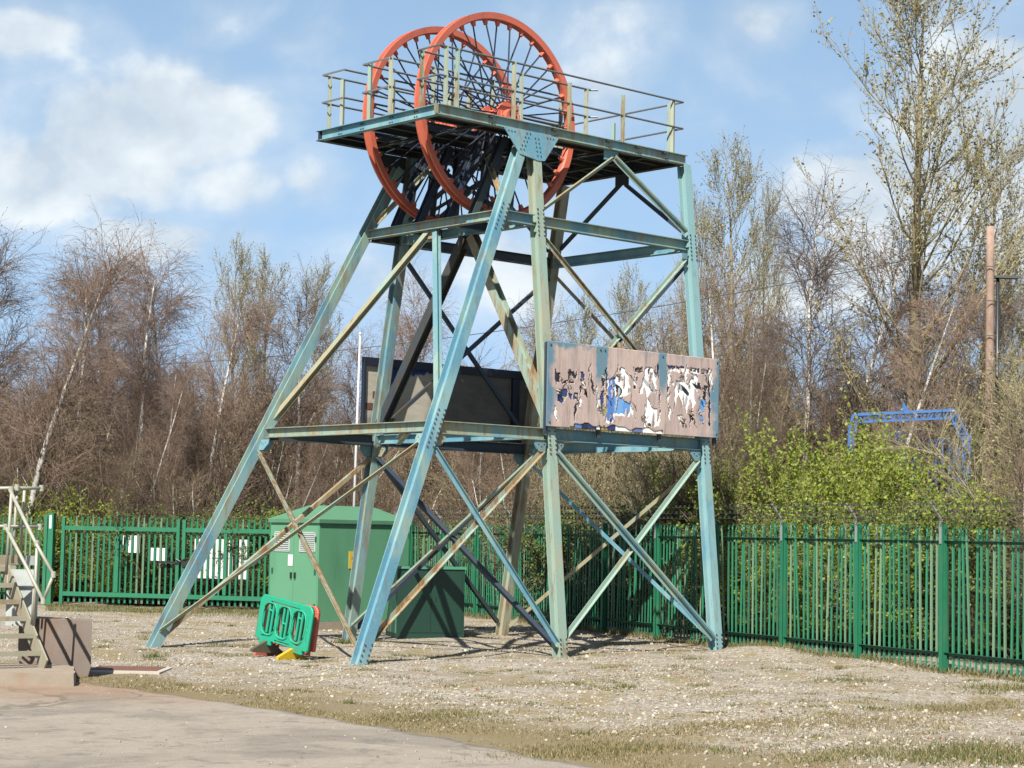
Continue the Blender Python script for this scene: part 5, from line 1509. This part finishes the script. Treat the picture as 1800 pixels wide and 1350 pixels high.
# loose stones
def stone_mesh(seed, m):
    Rr = np.random.default_rng(seed)
    import bmesh
    b = bmesh.new(); bmesh.ops.create_icosphere(b, subdivisions=1, radius=1.0)
    for v in b.verts:
        v.co = v.co * float(Rr.uniform(.7, 1.15)); v.co.z *= .65; v.co.x *= 1.2
    me = bpy.data.meshes.new('stone'); b.to_mesh(me); b.free(); me.materials.append(m)
    return me


STM = [simple('stone_pale', (.47, .42, .335), .9, .25, 3), simple('stone_tan', (.36, .31, .235), .9, .3, 3), simple('stone_white', (.56, .53, .48), .9, .12, 3), simple('stone_grey', (.19, .175, .155), .9, .3, 3), simple('stone_red', (.27, .13, .08), .9, .3, 3)]
STO = [src('stone_shape', stone_mesh(i, STM[i])) for i in range(5)]
n_ = 40000
D = 17.5 + 34 * R.random(n_) ** 1.25; px = R.uniform(-40, 1840, n_)
A_ = (px - 900) / FPX * D
XY = CAM[None, :2] + A_[:, None] * CM[0][None, :2] + D[:, None] * np.array((kf.x, kf.y))[None, :] * 1.0
x, y = XY[:, 0], XY[:, 1]
fenx = np.interp(y, (-13.9, -2.0, 16.5), (3.9, 7.38, 14.35))
clump = np.sin(x * .9 + 1.5 * np.sin(y * .6)) + np.sin(y * 1.1 + x * .5) + R.normal(0, .9, n_)
ok = (x < fenx + .5) & ((x > -8.6) | (R.random(n_) < .05)) & (clump > -1.0)
ok &= ~((x < -7.2) & (R.random(n_) < .55) & (x > -8.6))
x, y = x[ok], y[ok]; n_ = len(x)
sz = np.clip(R.lognormal(-4.35, .42, n_), .006, .038)
sz[x < -8.8] *= .55
rot = R.uniform(0, 6.28, (n_, 3)) * np.array((.15, .15, 1)); scl = np.stack((sz, sz, sz), 1)
scatter('gravel_stones', 'loose pale gravel stones strewn over the yard', np.stack((x, y, gz(x, y) + np.where(x < -9.2, .012, 0) + sz * .25), 1), rot, scl, R.choice(5, n_, p=(.46, .32, .05, .14, .03)), STO)


def grass():
    m1 = leafm('dry_grass', (.21, .16, .065), (.42, .34, .18), .2); m2 = leafm('green_grass', (.06, .10, .015), (.20, .22, .05), .3)
    pts, hs, mi = [], [], []
    def patch(cx, cy, rx, ry, n, h, green):
        q = R.normal(0, .5, (n, 2)) * (rx, ry) + (cx, cy); pts.append(q); hs.append(np.full(n, h * .75) * R.uniform(.4, 1.4, n)); mi.append((R.random(n) < green).astype(int))
    y = R.uniform(-24, -2.5, 42000); x = -9.0 + (-np.minimum(0, y + 9)) * -.1 + np.abs(R.normal(0, 1.0, 42000)) * 1.1 - .12
    cl = np.sin(y * 2.1 + 1.7 * np.sin(x * 1.9)) + np.sin(x * 3.1 + y * .8) + R.normal(0, .6, len(x))
    k = cl > -.3
    pts.append(np.stack((x, y), 1)[k]); hs.append(R.uniform(.010, .038, k.sum())); mi.append((R.random(k.sum()) < .13).astype(int))
    for i in range(420):                              # tufts over the gravel
        d_ = R.uniform(20, 48); p_ = at(R.uniform(60, 1820), d_)
        if p_.x < -8.2 or p_.x > np.interp(p_.y, (-13.9, -2.0, 16.5), (3.9, 7.38, 14.35)): continue
        patch(p_.x, p_.y, R.uniform(.06, .5), R.uniform(.06, .5), int(R.uniform(20, 170)), R.uniform(.02, .07), R.uniform(.1, .8))
    for (px_, d_, rx, ry, n, h, g_) in ((1680, 21.0, 1.1, .7, 3000, .08, .5), (1480, 21.0, 1.0, .5, 1600, .06, .3), (1540, 24.5, 2.2, .8, 4000, .045, .1), (1250, 23.5, 2.0, .6, 4500, .045, .12), (1700, 27, 1.4, .8, 3500, .05, .2), (1050, 20.6, 1.4, .5, 4000, .05, .25), (760, 24.0, 1.2, .5, 2500, .045, .3), (1000, 30.5, 2.0, .5, 2500, .035, .15), (1500, 31.5, .9, .5, 900, .05, .6), (1260, 28, 1.5, .5, 1200, .03, .3), (1780, 20.5, .8, .6, 1500, .09, .6), (1780, 30.5, .8, .8, 900, .1, .6),
                                         (270, 34.5, .25, .2, 160, .12, .9), (385, 38.5, .3, .3, 160, .08, .8), (600, 40, .2, .2, 200, .15, .9), (1100, 29.5, .18, .18, 150, .1, .7), (420, 35.2, .6, .3, 300, .05, .7)):
        p_ = at(px_, d_); patch(p_.x, p_.y, rx, ry, n, h, g_)
    for i in range(9000):                             # along the foot of gate and fence
        pass
    n = 9000; px_ = R.uniform(80, 480, n); d_ = np.interp(px_, (104, 478), (55.4, 53.8)) - np.abs(R.normal(0, 1.4, n))
    pts.append(np.array([tuple(at(a, b)[:2]) for a, b in zip(px_, d_)])); hs.append(R.uniform(.03, .12, n)); mi.append((R.random(n) < .6).astype(int))
    f = R.random(9000); yy = -13.9 + 30 * f; xx = np.interp(yy, (-13.9, -2.0, 16.5), (3.9, 7.38, 14.35)) - np.abs(R.normal(0, .22, 9000)) + .12
    pts.append(np.stack((xx, yy), 1)); hs.append(R.uniform(.03, .16, 9000)); mi.append((R.random(9000) < .45).astype(int))
    q = np.concatenate(pts); h = np.concatenate(hs); mi_ = np.concatenate(mi); n = len(q)
    z = gz(q[:, 0], q[:, 1]); a = R.uniform(0, 6.28, n); w = R.uniform(.004, .010, n); lean = R.normal(0, .5, (n, 2)) * h[:, None]
    dx, dy = np.cos(a) * w, np.sin(a) * w
    V = np.stack((np.stack((q[:, 0] - dx, q[:, 1] - dy, z - .01), 1), np.stack((q[:, 0] + dx, q[:, 1] + dy, z - .01), 1), np.stack((q[:, 0] + lean[:, 0], q[:, 1] + lean[:, 1], z + h), 1)), 1).reshape(-1, 3)
    tag(link('grass', fast_mesh('grass', V, np.arange(3 * n).reshape(n, 3), [m1, m2], mi_)), 'thin dry and green grass along the road edge and in tufts on the gravel', None, None, 'stuff')


grass()
